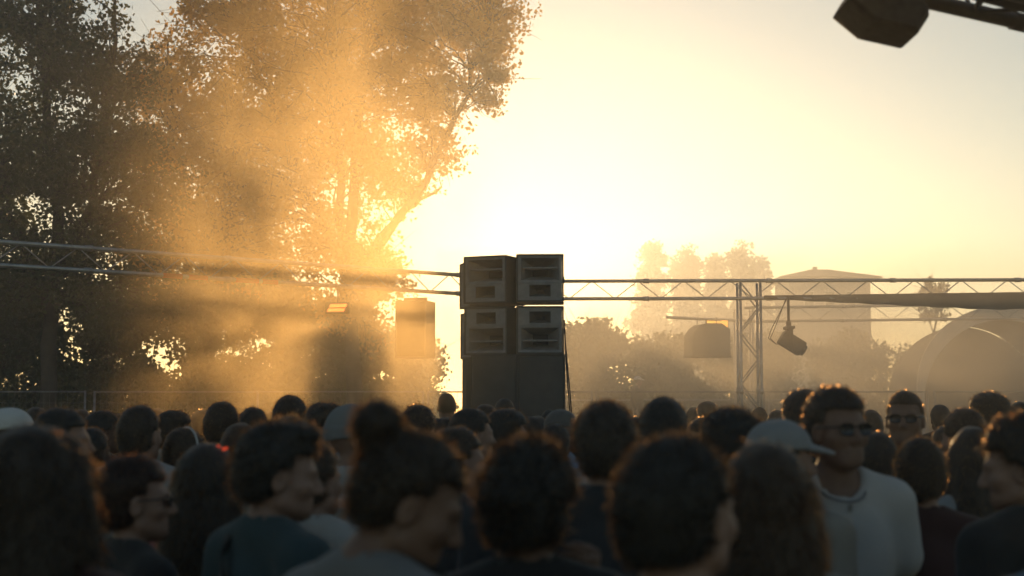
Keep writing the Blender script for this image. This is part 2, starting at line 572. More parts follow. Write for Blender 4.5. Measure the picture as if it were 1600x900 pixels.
def truss(name, a, b, label, size=0.29, tube=0.025, pitch=0.29, red=(), flat=False, mat='alu', group='aluminium trusses around the dance floor'):
    a, b = Vector(a), Vector(b)
    L = (b - a).length
    ax = (b - a).normalized()
    upv = Vector((0, 0, 1)) if abs(ax.z) < .9 else Vector((0, 1, 0))
    side = ax.cross(upv).normalized()
    upv = side.cross(ax).normalized()
    root = empty(name, a)
    h = size / 2
    for su in (1, -1):
        for ss in ((0,) if flat else (1, -1)):
            o = upv * h * su + side * h * ss
            link('chord', tube_mesh('chord', [o, o + ax * L * .5, o + ax * L], tube, 10), M[mat], root)
    n = int(L / pitch)
    step = L / n
    bl = math.hypot(step, size)
    me = brace_mesh(bl)
    for ss in ((0,) if flat else (1, -1)):
        for i in range(n):
            s0, s1 = (-1, 1) if i % 2 == 0 else (1, -1)
            p0 = side * h * ss + upv * h * s0 + ax * step * i
            p1 = side * h * ss + upv * h * s1 + ax * step * (i + 1)
            br = link('brace', me, M[mat], root, loc=p0)
            br.rotation_mode = 'QUATERNION'
            br.rotation_quaternion = (p1 - p0).to_track_quat('Z', 'Y')
    parts = []
    for su in (() if flat else (1, -1)):
        for i in range(n):
            s0, s1 = (-1, 1) if i % 2 == 0 else (1, -1)
            p0 = upv * h * su + side * h * s0 + ax * step * i
            p1 = upv * h * su + side * h * s1 + ax * step * (i + 1)
            parts.append(tube_arrays([p0, p1], 0.011, 4, cap=False))
    if parts:
        v, f = join_arrays(parts)
        tag(link('flat_bracing', fast_mesh('flat_bracing', v, f), M[mat], root), kind='stuff')
    # coupler sleeves every 2 m
    for i in range(1, int(L / 2.0) + 1):
        if i * 2.0 < L - .2:
            for su in (1, -1):
                for ss in ((0,) if flat else (1, -1)):
                    o = upv * h * su + side * h * ss + ax * i * 2.0
                    link('coupler', tube_mesh('coupler', [o - ax * .05, o + ax * .05], tube * 1.28, 8), M[mat], root)
    for (s0, s1) in red:
        o = upv * -h + side * (0 if flat else h)
        link('tape', tube_mesh('tape', [o + ax * s0, o + ax * s1], tube * 1.12, 8), M['redtape'], root)
    return tag(root, label, 'truss', group)


ZT = 3.665                                                    # axis height of the ring


def GX3(px, d, z=ZT):
    return Vector((P(px, 632, d).x, d, z))


a, b = GX3(-120, 17.0), GX3(818, 22.9)
la = (b - a)


def along(px):                                               # distance along the near truss where it crosses a sight line
    lo, hi = 0.0, 1.0
    for _ in range(40):
        m = (lo + hi) / 2
        q = a + la * m
        if 800 + q.x / q.y * F_PX < px: lo = m
        else: hi = m
    return la.length * lo


truss('truss', a, b, 'truss with red tape running from the tree side to behind the speaker stack', flat=True, tube=.03, pitch=.36, red=[(along(252), along(282)), (along(292), along(322)), (along(366), along(402)), (along(408), along(432))])
truss('truss', GX3(818, 23.2) , GX3(1690, 22.9), 'truss running from the speaker stack across in front of the tiled roof', flat=True, tube=.03, pitch=.36)
truss('truss', GX3(1165, 29.6), GX3(1700, 28.2), 'lower looking truss farther back above the white canvas arch', flat=True, tube=.03, pitch=.36)
near = truss('truss', Vector((-4.2, 2.05, ZT + .075)), Vector((8.6, 10.5, ZT + .075)), 'near truss crossing the top corner above the black hanging fixture', tube=.036, mat='dark_alu', group=None)
q0, q1 = Vector((0, 0, 0)), Vector((12.8, 8.45, 0))
link('cable_bundle', tube_mesh('cable_bundle', [q0 + (q1 - q0) * t + Vector((.0, .0, -.105 - .012 * math.sin(t * 40))) for t in np.linspace(0, 1, 60)], .042, 8), M['cable'], near)
for px, d, lab in ((1172, 23.5, 'vertical truss tower in the smoke holding up the long truss'), (1163, 30.2, 'vertical truss tower hidden behind the nearer tower'),
                   (800, 23.6, 'vertical truss tower behind the speaker stack'), (-124, 17.0, 'vertical truss tower beyond the tree side'),
                   (1694, 22.9, 'vertical truss tower past the far end of the long truss'), (1704, 28.2, 'vertical truss tower past the back truss')):
    g0 = G(px, d)
    hgt = ZT - .15 if px in (800,) else ZT + .15
    t = truss('truss_tower', (g0[0], d + .0, 0.02), (g0[0], d, hgt), lab, size=0.33, pitch=0.4, group='vertical truss towers')
    t["category"] = 'truss tower'
    link('base_plate', box_mesh('base_plate', (0, 0, 0), (.6, .6, .03), .005), M['blackmetal'], t)

# ------------------------------------------------------------------ speaker stack
SD = 18.0
SS = SD / F_PX


def prism(name, quad_a, quad_b):
    """Open four-sided funnel between two quads (each 4 points)."""
    V = [tuple(p) for p in quad_a] + [tuple(p) for p in quad_b]
    return mesh_from(name, V, [(i, (i + 1) % 4, 4 + (i + 1) % 4, 4 + i) for i in range(4)])


def rect(x0, x1, z0, z1, y):
    return [(x0, y, z0), (x1, y, z0), (x1, y, z1), (x0, y, z1)]


def bars(name, w, h, y0, y1, t, bevel=.006):
    """A rectangular frame of four bars butted end to end."""
    bm = bmesh.new()
    yc, yd = (y0 + y1) / 2, abs(y1 - y0)
    box_bm(bm, Vector((-w / 2 + t / 2, yc, 0)), (t, yd, h), bevel)
    box_bm(bm, Vector((w / 2 - t / 2, yc, 0)), (t, yd, h), bevel)
    box_bm(bm, Vector((0, yc, h / 2 - t / 2)), (w - 2 * t, yd, t), bevel)
    box_bm(bm, Vector((0, yc, -h / 2 + t / 2)), (w - 2 * t, yd, t), bevel)
    return bm_mesh(name, bm)


def top_cabinet(loc, yaw, roll, flip, label, w=0.605, h=0.61, dep=0.62):
    """Horn loaded cabinet facing -Y: large upper horn with a vane, light panel with a small horn below (flip turns it over)."""
    root = empty('loudspeaker', loc)
    root.rotation_euler = (0, roll + (math.pi if flip else 0), yaw)
    e = link('shell', bars('shell', w, h, -dep / 2, dep / 2, .022), M['cabinet'], root)
    link('back_panel', box_mesh('back_panel', (0, dep / 2 - .02, 0), (w - .046, .02, h - .046)), M['cabinet'], root)
    zs = -h / 2 + .24                                       # split between panel and horn
    x0, x1 = -w / 2 + .024, w / 2 - .024
    # big horn
    bm_y = -dep / 2 + .012
    o = rect(x0, x1, zs + .008, h / 2 - .024, bm_y)
    i = rect(x0 + .035, x1 - .035, zs + .035, h / 2 - .05, bm_y + .006)
    link('horn_lip', prism('horn_lip', o, i), M['horn'], root)
    t = rect(-.10, .10, zs + .11, h / 2 - .13, bm_y + .34)
    link('horn_flare', prism('horn_flare', i, t), M['horn'], root)
    link('horn_throat', mesh_from('horn_throat', t, [(0, 1, 2, 3)]), M['throat'], root)
    zc = (zs + h / 2) / 2
    bm = bmesh.new()
    box_bm(bm, Vector((0, bm_y + .12, zc + .012)), (x1 - x0 - .12, .2, .022), .008)
    link('vane', bm_mesh('vane', bm), M['horn'], root)
    # light panel with the small horn
    pz0, pz1 = -h / 2 + .024, zs - .004
    hx_, hz0, hz1 = .135, pz0 + .045, pz1 - .02
    py = bm_y + .006
    bm = bmesh.new()
    for (ax0, ax1, az0, az1) in ((x0, -hx_, pz0, pz1), (hx_, x1, pz0, pz1), (-hx_, hx_, pz0, hz0), (-hx_, hx_, hz1, pz1)):
        box_bm(bm, Vector(((ax0 + ax1) / 2, py + .009, (az0 + az1) / 2)), (ax1 - ax0, .018, az1 - az0), .002)
    link('front_panel', bm_mesh('front_panel', bm), M['horn'], root)
    i = rect(-hx_, hx_, hz0, hz1, py + .004)
    t = rect(-.05, .05, hz0 + .05, hz1 - .05, py + .2)
    link('small_horn', prism('small_horn', i, t), M['cabinet'], root)
    link('horn_throat', mesh_from('horn_throat', t, [(0, 1, 2, 3)]), M['throat'], root)
    link('divider', box_mesh('divider', (0, py + .004, zs + .002), (x1 - x0, .02, .010), .003), M['horn'], root)
    for sx in (-1, 1):
        link('side_handle', box_mesh('side_handle', (sx * (w / 2 + .004), .05, 0), (.012, .16, .07), .004), M['blackmetal'], root)
    return tag(root, label, 'loudspeaker', 'loudspeakers in the stack')


def sub_cabinet(loc, yaw, label, w=0.6, h=0.8, dep=0.9):
    root = empty('bass_bin', loc, yaw)
    link('shell', bars('shell', w, h, -dep / 2, dep / 2, .022), M['cabinet'], root)
    link('back_panel', box_mesh('back_panel', (0, dep / 2 - .02, 0), (w - .046, .02, h - .046)), M['cabinet'], root)
    y0 = -dep / 2 + .012
    o = rect(-w / 2 + .024, w / 2 - .024, -h / 2 + .024, h / 2 - .024, y0)
    t = rect(-w * .2, w * .2, -h * .16, h * .16, y0 + .45)
    link('horn_flare', prism('horn_flare', o, t), M['cabinet'], root)
    link('cone', mesh_from('cone', t, [(0, 1, 2, 3)]), M['throat'], root)
    link('vane', box_mesh('vane', (0, y0 + .1, 0), (w - .06, .16, .02), .004), M['cabinet'], root)
    link('grille', box_mesh('grille', (0, y0 + .002, 0), (w - .05, .012, h - .05), .003), M['cabinet'], root)
    return tag(root, label, 'bass speaker', 'bass bins under the loudspeakers')


zT, zB = P(0, 434, SD).z, P(0, 515.5, SD).z
xR = P(845, 450, SD).x
xM = P(773, 450, SD).x
xL = P(752, 450, SD).x
top_cabinet((xR, SD + .31, zT), R(-2), 0, False, 'upper loudspeaker squarely facing the crowd with big horn on top')
top_cabinet((xR, SD + .31, zB), R(-2), 0, True, 'lower loudspeaker squarely facing the crowd, turned upside down')
top_cabinet((xM - .005, SD + .40, zT - .012), R(-24), 0, False, 'upper middle loudspeaker turned a little aside')
top_cabinet((xM + .005, SD + .40, zB - .006), R(-24), R(0), True, 'lower middle loudspeaker turned a little aside, upside down')
top_cabinet((xL + .06, SD + .95, zT - .02), R(-74), 0, False, 'upper loudspeaker seen almost edge-on at the tree side of the stack')
top_cabinet((xL + .075, SD + .95, zB - .03), R(-74), R(0), True, 'lower loudspeaker seen almost edge-on at the tree side of the stack')
subh = (zB - .305) / 3
names = ('bottom', 'second', 'top')
for k in range(3):
    z = subh * (k + .5)
    s = subh - .006
    sub_cabinet((P(846, 0, SD).x, SD + .47, z), R(-1), f'{names[k]} bass bin under the squarely facing loudspeakers', .605, s)
    sub_cabinet((P(846, 0, SD).x - .30 - .298, SD + .465, z), R(-1), f'{names[k]} bass bin under the turned aside loudspeakers', .585, s)
# sub pile that carries the edge-on pair
sub_cabinet((-.22, SD + 1.42, (zB - .335) / 2), R(-10), 'tall bass bin behind the stack carrying the edge-on loudspeakers', .6, zB - .345, .8)
# tall dark cabinet behind the stack on the tree side
p = P(728, 522, 21.0)
sub_cabinet((p.x + .10, 21.2, p.z / 2), R(8), 'tall black cabinet just behind the stack on the tree side', .26, p.z, .6)
# cables
for k, (x0, x1, y1) in enumerate(((884, 890, 640), (886, 893, 646))):
    pts = [P(882 + k, 500 + 30 * k, SD + .1), P(x0 + 1, 575, SD - .05), P((x0 + x1) / 2 + 1, 612, SD - .12), P(x1, y1, SD - .25), P(x1 + 4, 740, SD - .4), P(x1 + 8, 852, SD - .5)]
    c = link('cable', tube_mesh('cable', [q - pts[-1] for q in pts], 0.009, 6), M['cable'], loc=pts[-1])
    tag(c, ('inner' if k == 0 else 'outer') + ' black cable hanging down the side of the speaker stack', 'cable', 'stack cables')


# ------------------------------------------------------------------ hanging things
def hanging_speaker(px0, px1, py0, py1, d, yaw, top_z, label):
    s = d / F_PX
    c = P((px0 + px1) / 2, (py0 + py1) / 2, d)
    w, h = (px1 - px0) * s, (py1 - py0) * s
    root = empty('hanging_loudspeaker', c, yaw)
    link('shell', bars('shell', w, h, -.24, .24, .02), M['cabinet'], root)
    link('back_panel', box_mesh('back_panel', (0, .21, 0), (w - .044, .02, h - .044)), M['cabinet'], root)
    link('grille', box_mesh('grille', (0, -.222, 0), (w - .05, .012, h - .05), .003), M['blackmetal'], root)
    link('fly_bar', box_mesh('fly_bar', (0, 0, h / 2 + .035), (w * .75, .06, .045), .006), M['blackmetal'], root)
    link('shackle', tube_mesh('shackle', [(0, 0, h / 2 + .05), (-.035, 0, h / 2 + .09), (0, 0, h / 2 + .14), (.035, 0, h / 2 + .09), (0, 0, h / 2 + .05)], .008, 6), M['steel'], root)
    link('chain', tube_mesh('chain', [(0, 0, h / 2 + .13), (0, 0, top_z - c.z)], .007, 6), M['steel'], root)
    return tag(root, label, 'loudspeaker')


hanging_speaker(624, 674, 471, 560, 21.55, R(-14), ZT - .12, 'single loudspeaker hanging in the lit smoke under the taped truss')

# arched loudspeaker cover hanging in the smoke
d = 28.2
s = d / F_PX
c = P(1105, 556, d)
root = empty('hanging_cabinet', c, R(12))
w, h = 62 * s, 50 * s
prof = [(-w / 2, 0)] + [(-w / 2 + w * .42 * (1 - math.cos(t)), h * .45 + h * .55 * math.sin(t)) for t in np.linspace(0, math.pi / 2, 7)] + [(w * .28, h), (w / 2, h * .82), (w / 2, 0)]
bm = bmesh.new()
vf = [bm.verts.new((x, -.25, z)) for x, z in prof]
fa = bm.faces.new(vf)
ex = bmesh.ops.extrude_face_region(bm, geom=[fa])
bmesh.ops.translate(bm, verts=[v for v in ex['geom'] if isinstance(v, bmesh.types.BMVert)], vec=(0, .5, 0))
bmesh.ops.recalc_face_normals(bm, faces=bm.faces)
link('shell', bm_mesh('shell', bm), M['cabinet'], root)
link('bottom_rim', box_mesh('bottom_rim', (0, 0, -.02), (w + .04, .54, .035), .006), M['blackmetal'], root)
for sx in (-.2, .2):
    link('hanger', tube_mesh('hanger', [(sx, 0, h * .9), (sx, 0, ZT - .14 - c.z)], .01, 6), M['steel'], root)
tag(root, 'round-shouldered cabinet hanging in the smoke beside the truss tower', 'loudspeaker')
# short cross pipe that carries it
p0, p1 = Vector((c.x - .8, d, ZT - .14)), Vector((P(1168, 0, 29.4).x, 29.5, ZT - .14))
tag(link('cross_pipe', tube_mesh('cross_pipe', [Vector(), (p1 - p0) * .5, p1 - p0], .03, 8), M['alu'], loc=p0), 'short pipe reaching from the back truss to carry the hanging cabinet', 'pipe')
# amber panel beside it
c = P(1121, 506, 29.0)
root = empty('amber_lamp', c, R(5))
link('housing', box_mesh('housing', (0, .05, 0), (.46, .08, .17), .01), M['blackmetal'], root)
link('lamp_face', box_mesh('lamp_face', (0, 0, 0), (.43, .012, .14), .003), M['orange_dim'], root)
link('bracket', tube_mesh('bracket', [(0, .06, .08), (0, .06, ZT - .17 - c.z)], .012, 6), M['blackmetal'], root)
tag(root, 'dim amber lamp panel glowing above the hanging cabinet in the smoke', 'lamp')

# amber flood with two bars on the tree side
c = P(525.5, 481, 21.0)
root = empty('amber_flood', c, R(-12))
link('housing', box_mesh('housing', (0, .05, 0), (.36, .07, .17), .01), M['blackmetal'], root)
for k, zz in enumerate((.031, -.031)):
    V = [(-.125 + zz * .5, 0, zz - .022), (.125 + zz * .5, 0, zz - .022), (.135 + zz * .5 + .01, 0, zz + .022), (-.115 + zz * .5 + .01, 0, zz + .022)]
    V += [(x, .012, z) for x, y, z in V]
    link('light_bar', mesh_from('light_bar', V, [(0, 1, 2, 3), (4, 7, 6, 5), (0, 4, 5, 1), (1, 5, 6, 2), (2, 6, 7, 3), (3, 7, 4, 0)]), M['orange'], root)
link('bracket', tube_mesh('bracket', [(0, .06, .08), (0, .06, ZT - .1 - c.z)], .012, 6), M['blackmetal'], root)
tag(root, 'glowing amber flood light with two bright bars under the taped truss', 'lamp')

# moving light hanging from the long truss
d = 22.9
c = P(1237, 536, d)
root = empty('moving_light', c)
rot = Matrix.Rotation(R(32), 4, 'Y')
hb = bmesh.new()
box_bm(hb, Vector((0, 0, 0)), (.40, .26, .24), .03, rot)
link('head', bm_mesh('head', hb), M['blackmetal'], root)
lens = bmesh.new()
bmesh.ops.create_cone(lens, cap_ends=True, segments=20, radius1=.10, radius2=.085, depth=.05, matrix=rot @ Matrix.Translation((.22, 0, 0)) @ Matrix.Rotation(R(90), 4, 'Y'))
link('lens', bm_mesh('lens', lens), M['glass'], root)
for sy in (-1, 1):
    link('yoke_arm', box_mesh('yoke_arm', (-.04, sy * .155, .10), (.07, .035, .26), .008), M['blackmetal'], root)
link('yoke_base', box_mesh('yoke_base', (-.04, 0, .245), (.13, .36, .05), .01), M['blackmetal'], root)
link('hanger', box_mesh('hanger', (-.045, 0, .30), (.075, .075, .10), .01), M['blackmetal'], root)
link('clamp', tube_mesh('clamp', [(-.045, 0, .34), (-.045, 0, ZT - .14 - c.z)], .022, 8), M['blackmetal'], root)
for k in range(2):
    pts = [(-.06, .1 - .1 * k, ZT - .15 - c.z), (-.26 - .05 * k, .1, .22), (-.33 - .03 * k, .08, .08), (-.24, .04, -.02), (-.15, 0, .0)]
    link('cable_loop', tube_mesh('cable_loop', pts, .008, 6), M['cable'], root)
tag(root, 'tilted moving light with cable loops hanging from the long truss', 'stage light')

# black fixture close overhead, hung from the near truss
nd = 6.02
s = nd / F_PX
outline = [(1302, 13), (1316, -12), (1352, -24), (1400, -16), (1424, 8), (1438, 19), (1446, 27), (1447, 43), (1429, 73), (1349, 54)]
cc = P(1376, 20, nd)
root = empty('hanging_fixture', cc)
bm = bmesh.new()
rings = []
for yy, sc in ((-.17, .86), (-.15, .97), (-.12, 1.0), (.12, 1.0), (.15, .97), (.17, .86)):
    rings.append([bm.verts.new(((P(px, py, nd).x - cc.x) * sc * .87, yy, (P(px, py, nd).z - cc.z) * sc * .82)) for px, py in outline])
n = len(outline)
for r0, r1 in zip(rings, rings[1:]):
    for i in range(n):
        bm.faces.new((r0[i], r0[(i + 1) % n], r1[(i + 1) % n], r1[i]))
bm.faces.new(rings[0][::-1])
bm.faces.new(rings[-1])
bmesh.ops.recalc_face_normals(bm, faces=bm.faces)
link('housing', bm_mesh('housing', bm), M['blackmetal'], root)
tz = ZT - .13
for px, yy in ((1412, -.05), (1436, .05)):
    p = P(px, 16, nd) - cc
    q = P(px + 14, -40, nd) - cc
    link('yoke_arm', tube_mesh('yoke_arm', [(p.x - .02, yy, p.z - .03), (q.x, yy, q.z)], .014, 8), M['blackmetal'], root)
p = P(1424 + 14, -40, nd) - cc
link('clamp', box_mesh('clamp', (p.x, 0, p.z + .03), (.16, .16, .07), .01), M['blackmetal'], root)
link('clamp_stem', tube_mesh('clamp_stem', [(p.x, 0, p.z + .06), (p.x + .02, .02, max(p.z + .1, tz - cc.z))], .016, 8), M['blackmetal'], root)
tag(root, 'angular black fixture hanging close overhead from the near truss', 'stage light')

# ------------------------------------------------------------------ fence, stage, canvas arch
FD, FZ, PW = 27.0, 2.06, 3.2
pm = tube_mesh('post', [(0, 0, 0), (0, 0, FZ)], .021, 8)
rm = tube_mesh('rail', [(0, 0, 0), (PW - .08, 0, 0)], .014, 8)
parts = []
for i in range(1, 28):
    x = i * (PW - .08) / 28
    parts.append(tube_arrays([(x, 0, .14), (x, 0, FZ - .02)], .0022, 3, cap=False))
for i in range(1, 9):
    z = .14 + i * (FZ - .16) / 9
    parts.append(tube_arrays([(0, .004, z), (PW - .08, .004, z)], .0022, 3, cap=False))
v, f = join_arrays(parts)
wm = fast_mesh('wire_mesh', v, f)
fx = [-11.2 + PW * k for k in range(8)]
where = ['at the far tree end', 'under the broad tree', 'below the rounded tree', 'behind the amber flood light', 'behind the speaker stack', 'behind the white smoke plume', 'behind the moving light', 'in front of the white canvas arch']
for k, x in enumerate(fx):
    yy = FD + (.25 if k % 2 else 0) + .1 * math.sin(k * 2.1)
    root = empty('fence_panel', (x, yy, 0), R(.8 * math.sin(k * 1.7)))
    link('post', pm, M['steel'], root)
    link('post', pm, M['steel'], root, loc=(PW - .08, 0, 0))
    link('rail', rm, M['steel'], root, loc=(0, 0, FZ - .02))
    link('rail', rm, M['steel'], root, loc=(0, 0, .12))
    tag(link('wire_mesh', wm, M['steel'], root), kind='stuff')
    for xx in (0, PW - .08):
        link('foot_block', box_mesh('foot_block', (xx, 0, .05), (.22, .6, .11), .01), M['cable'], root)
    tag(root, 'steel site fence panel ' + where[k], 'fence panel', 'site fence panels')

STX0, STX1, STY = P(885, 0, 36).x, P(1330, 0, 36).x, 35.2
root = empty('stage', ((STX0 + STX1) / 2, STY, 0))
sw = STX1 - STX0
nb = 10
pm2 = box_mesh('plank', (0, 1.6, 0), (sw / nb - .012, 3.2, .05), .004)
for i in range(nb):
    link('plank', pm2, M['wood'], root, loc=(-sw / 2 + sw / nb * (i + .5), 0, .82))
link('skirt', box_mesh('skirt', (0, .04, .39), (sw, .03, .78)), M['dark_canvas'], root)
for i in range(5):
    for yy in (.2, 3.0):
        link('leg', box_mesh('leg', (-sw / 2 + .2 + i * (sw - .4) / 4, yy, .4), (.08, .08, .77)), M['alu'], root)
link('back_rail', tube_mesh('back_rail', [(-sw / 2, 3.1, 1.92), (0, 3.1, 1.92), (sw / 2, 3.1, 1.92)], .022, 8), M['steel'], root)
for i in range(5):
    x = -sw / 2 + .05 + i * (sw - .1) / 4
    link('rail_post', tube_mesh('rail_post', [(x, 3.1, .84), (x, 3.1, 1.92)], .02, 8), M['steel'], root)
tag(root, 'low stage of wooden planks with a steel back rail beyond the crowd', 'stage')

ad = 32.0
s = ad / F_PX
ac = P(1572, 628, ad)
root = empty('canvas_arch', (ac.x, ad, 0))
iz = ac.z
Ri, Ro, up = 128 * s, 148 * s, 10 * s
nA = 40
inn, out = [], []
for k in range(nA + 1):
    t = math.pi * 1.17 * (k / nA) - math.pi * .085
    inn.append((-Ri * math.cos(t), iz + Ri * math.sin(t)))
    out.append((-(Ri + (Ro - Ri) * math.sin(math.pi * k / nA) ** .55) * math.cos(t), iz + up * math.sin(math.pi * k / nA) ** .6 + Ri * math.sin(t) + (Ro - Ri) * .6 * math.sin(math.pi * k / nA)))
V, Fa = [], []
for k in range(nA + 1):
    for (x, z) in (inn[k], out[k]):
        V += [(x, -.05, z), (x, .05, z)]
for k in range(nA):
    b0, b1 = k * 4, (k + 1) * 4
    Fa += [(b0, b1, b1 + 2, b0 + 2), (b0 + 1, b0 + 3, b1 + 3, b1 + 1), (b0, b0 + 1, b1 + 1, b1), (b0 + 2, b1 + 2, b1 + 3, b0 + 3)]
link('arch_band', mesh_from('arch_band', V, Fa, False), M['canvas'], root)
V, Fa = [], []
for j, yy in enumerate((.06, 1.5, 3.0)):
    for k in range(nA + 1):
        V.append((inn[k][0] * 1.01, yy, inn[k][1] + .01))
for j in range(2):
    for k in range(nA):
        i0 = j * (nA + 1) + k
        Fa.append((i0, i0 + 1, i0 + nA + 2, i0 + nA + 1))
link('tunnel', mesh_from('tunnel', V, Fa, True), M['dark_canvas'], root)
for sx in (-1, 1):
    link('leg', tube_mesh('leg', [(sx * Ri * .99, .0, 0), (sx * Ri * 1.0, 0, iz - .35)], .05, 8), M['steel'], root)
V, Fa = [], []
for k in range(nA + 1):
    V.append((inn[k][0] * .97, 3.02, inn[k][1]))
V.append((0, 3.02, 0)); 
V += [(-Ri * .97, 3.02, 0), (Ri * .97, 3.02, 0)]
Fa = [tuple(list(range(nA + 1)) + [nA + 3, nA + 2])]
link('back_cloth', mesh_from('back_cloth', V, Fa), M['dark_canvas'], root)
tag(root, 'white crescent canvas arch of a tent in the haze', 'tent arch')

# brown strip added to stand in for the long truss's shadow in the smoke
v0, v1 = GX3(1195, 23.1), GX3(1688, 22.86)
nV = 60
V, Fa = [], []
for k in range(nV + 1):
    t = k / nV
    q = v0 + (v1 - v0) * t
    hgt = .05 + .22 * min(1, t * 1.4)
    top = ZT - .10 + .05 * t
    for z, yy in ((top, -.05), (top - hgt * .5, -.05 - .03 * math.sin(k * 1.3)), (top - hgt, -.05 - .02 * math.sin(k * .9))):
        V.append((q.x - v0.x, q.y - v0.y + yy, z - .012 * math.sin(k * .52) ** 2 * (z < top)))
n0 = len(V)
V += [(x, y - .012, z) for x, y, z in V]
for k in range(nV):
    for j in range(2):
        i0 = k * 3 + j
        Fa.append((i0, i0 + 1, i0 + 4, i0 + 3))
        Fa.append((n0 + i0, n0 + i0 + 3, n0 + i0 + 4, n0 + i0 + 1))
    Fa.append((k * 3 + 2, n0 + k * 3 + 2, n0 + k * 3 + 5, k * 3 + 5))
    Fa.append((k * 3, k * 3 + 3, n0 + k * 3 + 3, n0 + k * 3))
tag(link('shadow_band', mesh_from('shadow_band', V, Fa, True), M['dark_canvas'], loc=(v0.x, v0.y, 0)), 'brown strip modelling the truss shadow along the far half of the long truss', 'shadow_band')

# ------------------------------------------------------------------ people: bodies grown from distance fields
def surface_nets(Fv, xs, ys, zs):
    ins = Fv < 0
    nx, ny, nz = Fv.shape
    X, Y, Z = np.meshgrid(xs, ys, zs, indexing='ij')
    cnt = np.zeros((nx - 1, ny - 1, nz - 1))
    acc = np.zeros((nx - 1, ny - 1, nz - 1, 3))
    co = np.stack([X, Y, Z], -1)

    def sl(a, o):
        return a[o[0]:nx - 1 + o[0], o[1]:ny - 1 + o[1], o[2]:nz - 1 + o[2]]
    corners = [(i, j, k) for i in (0, 1) for j in (0, 1) for k in (0, 1)]
    for a in corners:
        for b in corners:
            if a < b and sum(abs(a[t] - b[t]) for t in range(3)) == 1:
                fa, fb = sl(Fv, a), sl(Fv, b)
                m = (fa < 0) != (fb < 0)
                if not m.any():
                    continue
                t = (fa[m] / (fa[m] - fb[m]))[:, None]
                acc[m] += sl(co, a)[m] * (1 - t) + sl(co, b)[m] * t
                cnt[m] += 1
    act = cnt > 0
    idx = -np.ones(act.shape, int)
    idx[act] = np.arange(act.sum())
    V = acc[act] / cnt[act][:, None]
    quads = []
    for ax in range(3):
        s0 = [slice(None)] * 3; s1 = [slice(None)] * 3
        s0[ax] = slice(0, -1); s1[ax] = slice(1, None)
        o1, o2 = [(1, 2), (2, 0), (0, 1)][ax]
        A, Bm = ins[tuple(s0)], ins[tuple(s1)]
        ch = A != Bm
        I = np.argwhere(ch)
        ok = (I[:, o1] > 0) & (I[:, o2] > 0) & (I[:, o1] < Fv.shape[o1] - 1) & (I[:, o2] < Fv.shape[o2] - 1)
        I = I[ok]
        fl = A[ch][ok]
        e1 = np.zeros(3, int); e1[o1] = 1
        e2 = np.zeros(3, int); e2[o2] = 1
        c = [I - e1 - e2, I - e2, I, I - e1]
        qd = np.stack([idx[tuple(k.T)] for k in c], 1)
        qd[~fl] = qd[~fl][:, ::-1]
        quads.append(qd)
    Q = np.concatenate(quads)
    Q = Q[(Q >= 0).all(1)]
    return V, Q


def smin(a, b, k):
    h = np.clip(.5 + .5 * (b - a) / k, 0, 1)
    return b * (1 - h) + a * h - k * h * (1 - h)


def ell(p, c, r):
    q = p - np.array(c)
    r = np.array(r)
    k0 = np.linalg.norm(q / r, axis=-1)
    k1 = np.linalg.norm(q / (r * r), axis=-1) + 1e-9
    return k0 * (k0 - 1) / k1


def cap(p, a, b, ra, rb):
    a, b = np.array(a, float), np.array(b, float)
    pa, ba = p - a, b - a
    h = np.clip((pa @ ba) / (ba @ ba), 0, 1)
    return np.linalg.norm(pa - h[..., None] * ba, axis=-1) - (ra + (rb - ra) * h)


def axis(*segs):
    out = []
    for a, b, s in segs:
        n = max(1, int(round((b - a) / s)))
        out.append(np.linspace(a, b, n, endpoint=False))
    out.append([segs[-1][1]])
    return np.concatenate(out)


def gridp(xs, ys, zs):
    return np.stack(np.meshgrid(xs, ys, zs, indexing='ij'), -1)


def wob(p, s, seed, amp):
    """Cheap smooth noise from a few sine waves."""
    g = np.random.default_rng(seed)
    o = 0
    for _ in range(6):
        k = g.normal(size=3)
        k *= s * g.uniform(.6, 1.7) / np.linalg.norm(k)
        o = o + np.sin(p @ k + g.uniform(0, 6.28))
    return o / 6 * amp


ARMS = {   # shoulder, elbow, wrist, hand direction; mirrored for the other arm unless given
    'down': [((.185, -.02, 1.405), (.235, -.05, 1.12), (.245, .03, .885))] * 2,
    'front': [((.185, -.02, 1.405), (.25, .0, 1.13), (.08, .23, 1.19))] * 2,
    'raised': [((.185, -.02, 1.405), (.235, -.05, 1.12), (.245, .03, .885)), ((.185, -.015, 1.41), (.33, .09, 1.20), (.175, .10, 1.44))],
    'clap': [((.185, -.02, 1.405), (.25, .06, 1.16), (.035, .25, 1.36))] * 2,
    'hip': [((.185, -.02, 1.405), (.33, -.08, 1.16), (.20, .06, .98)), ((.185, -.02, 1.405), (.235, -.05, 1.12), (.245, .03, .885))],
}


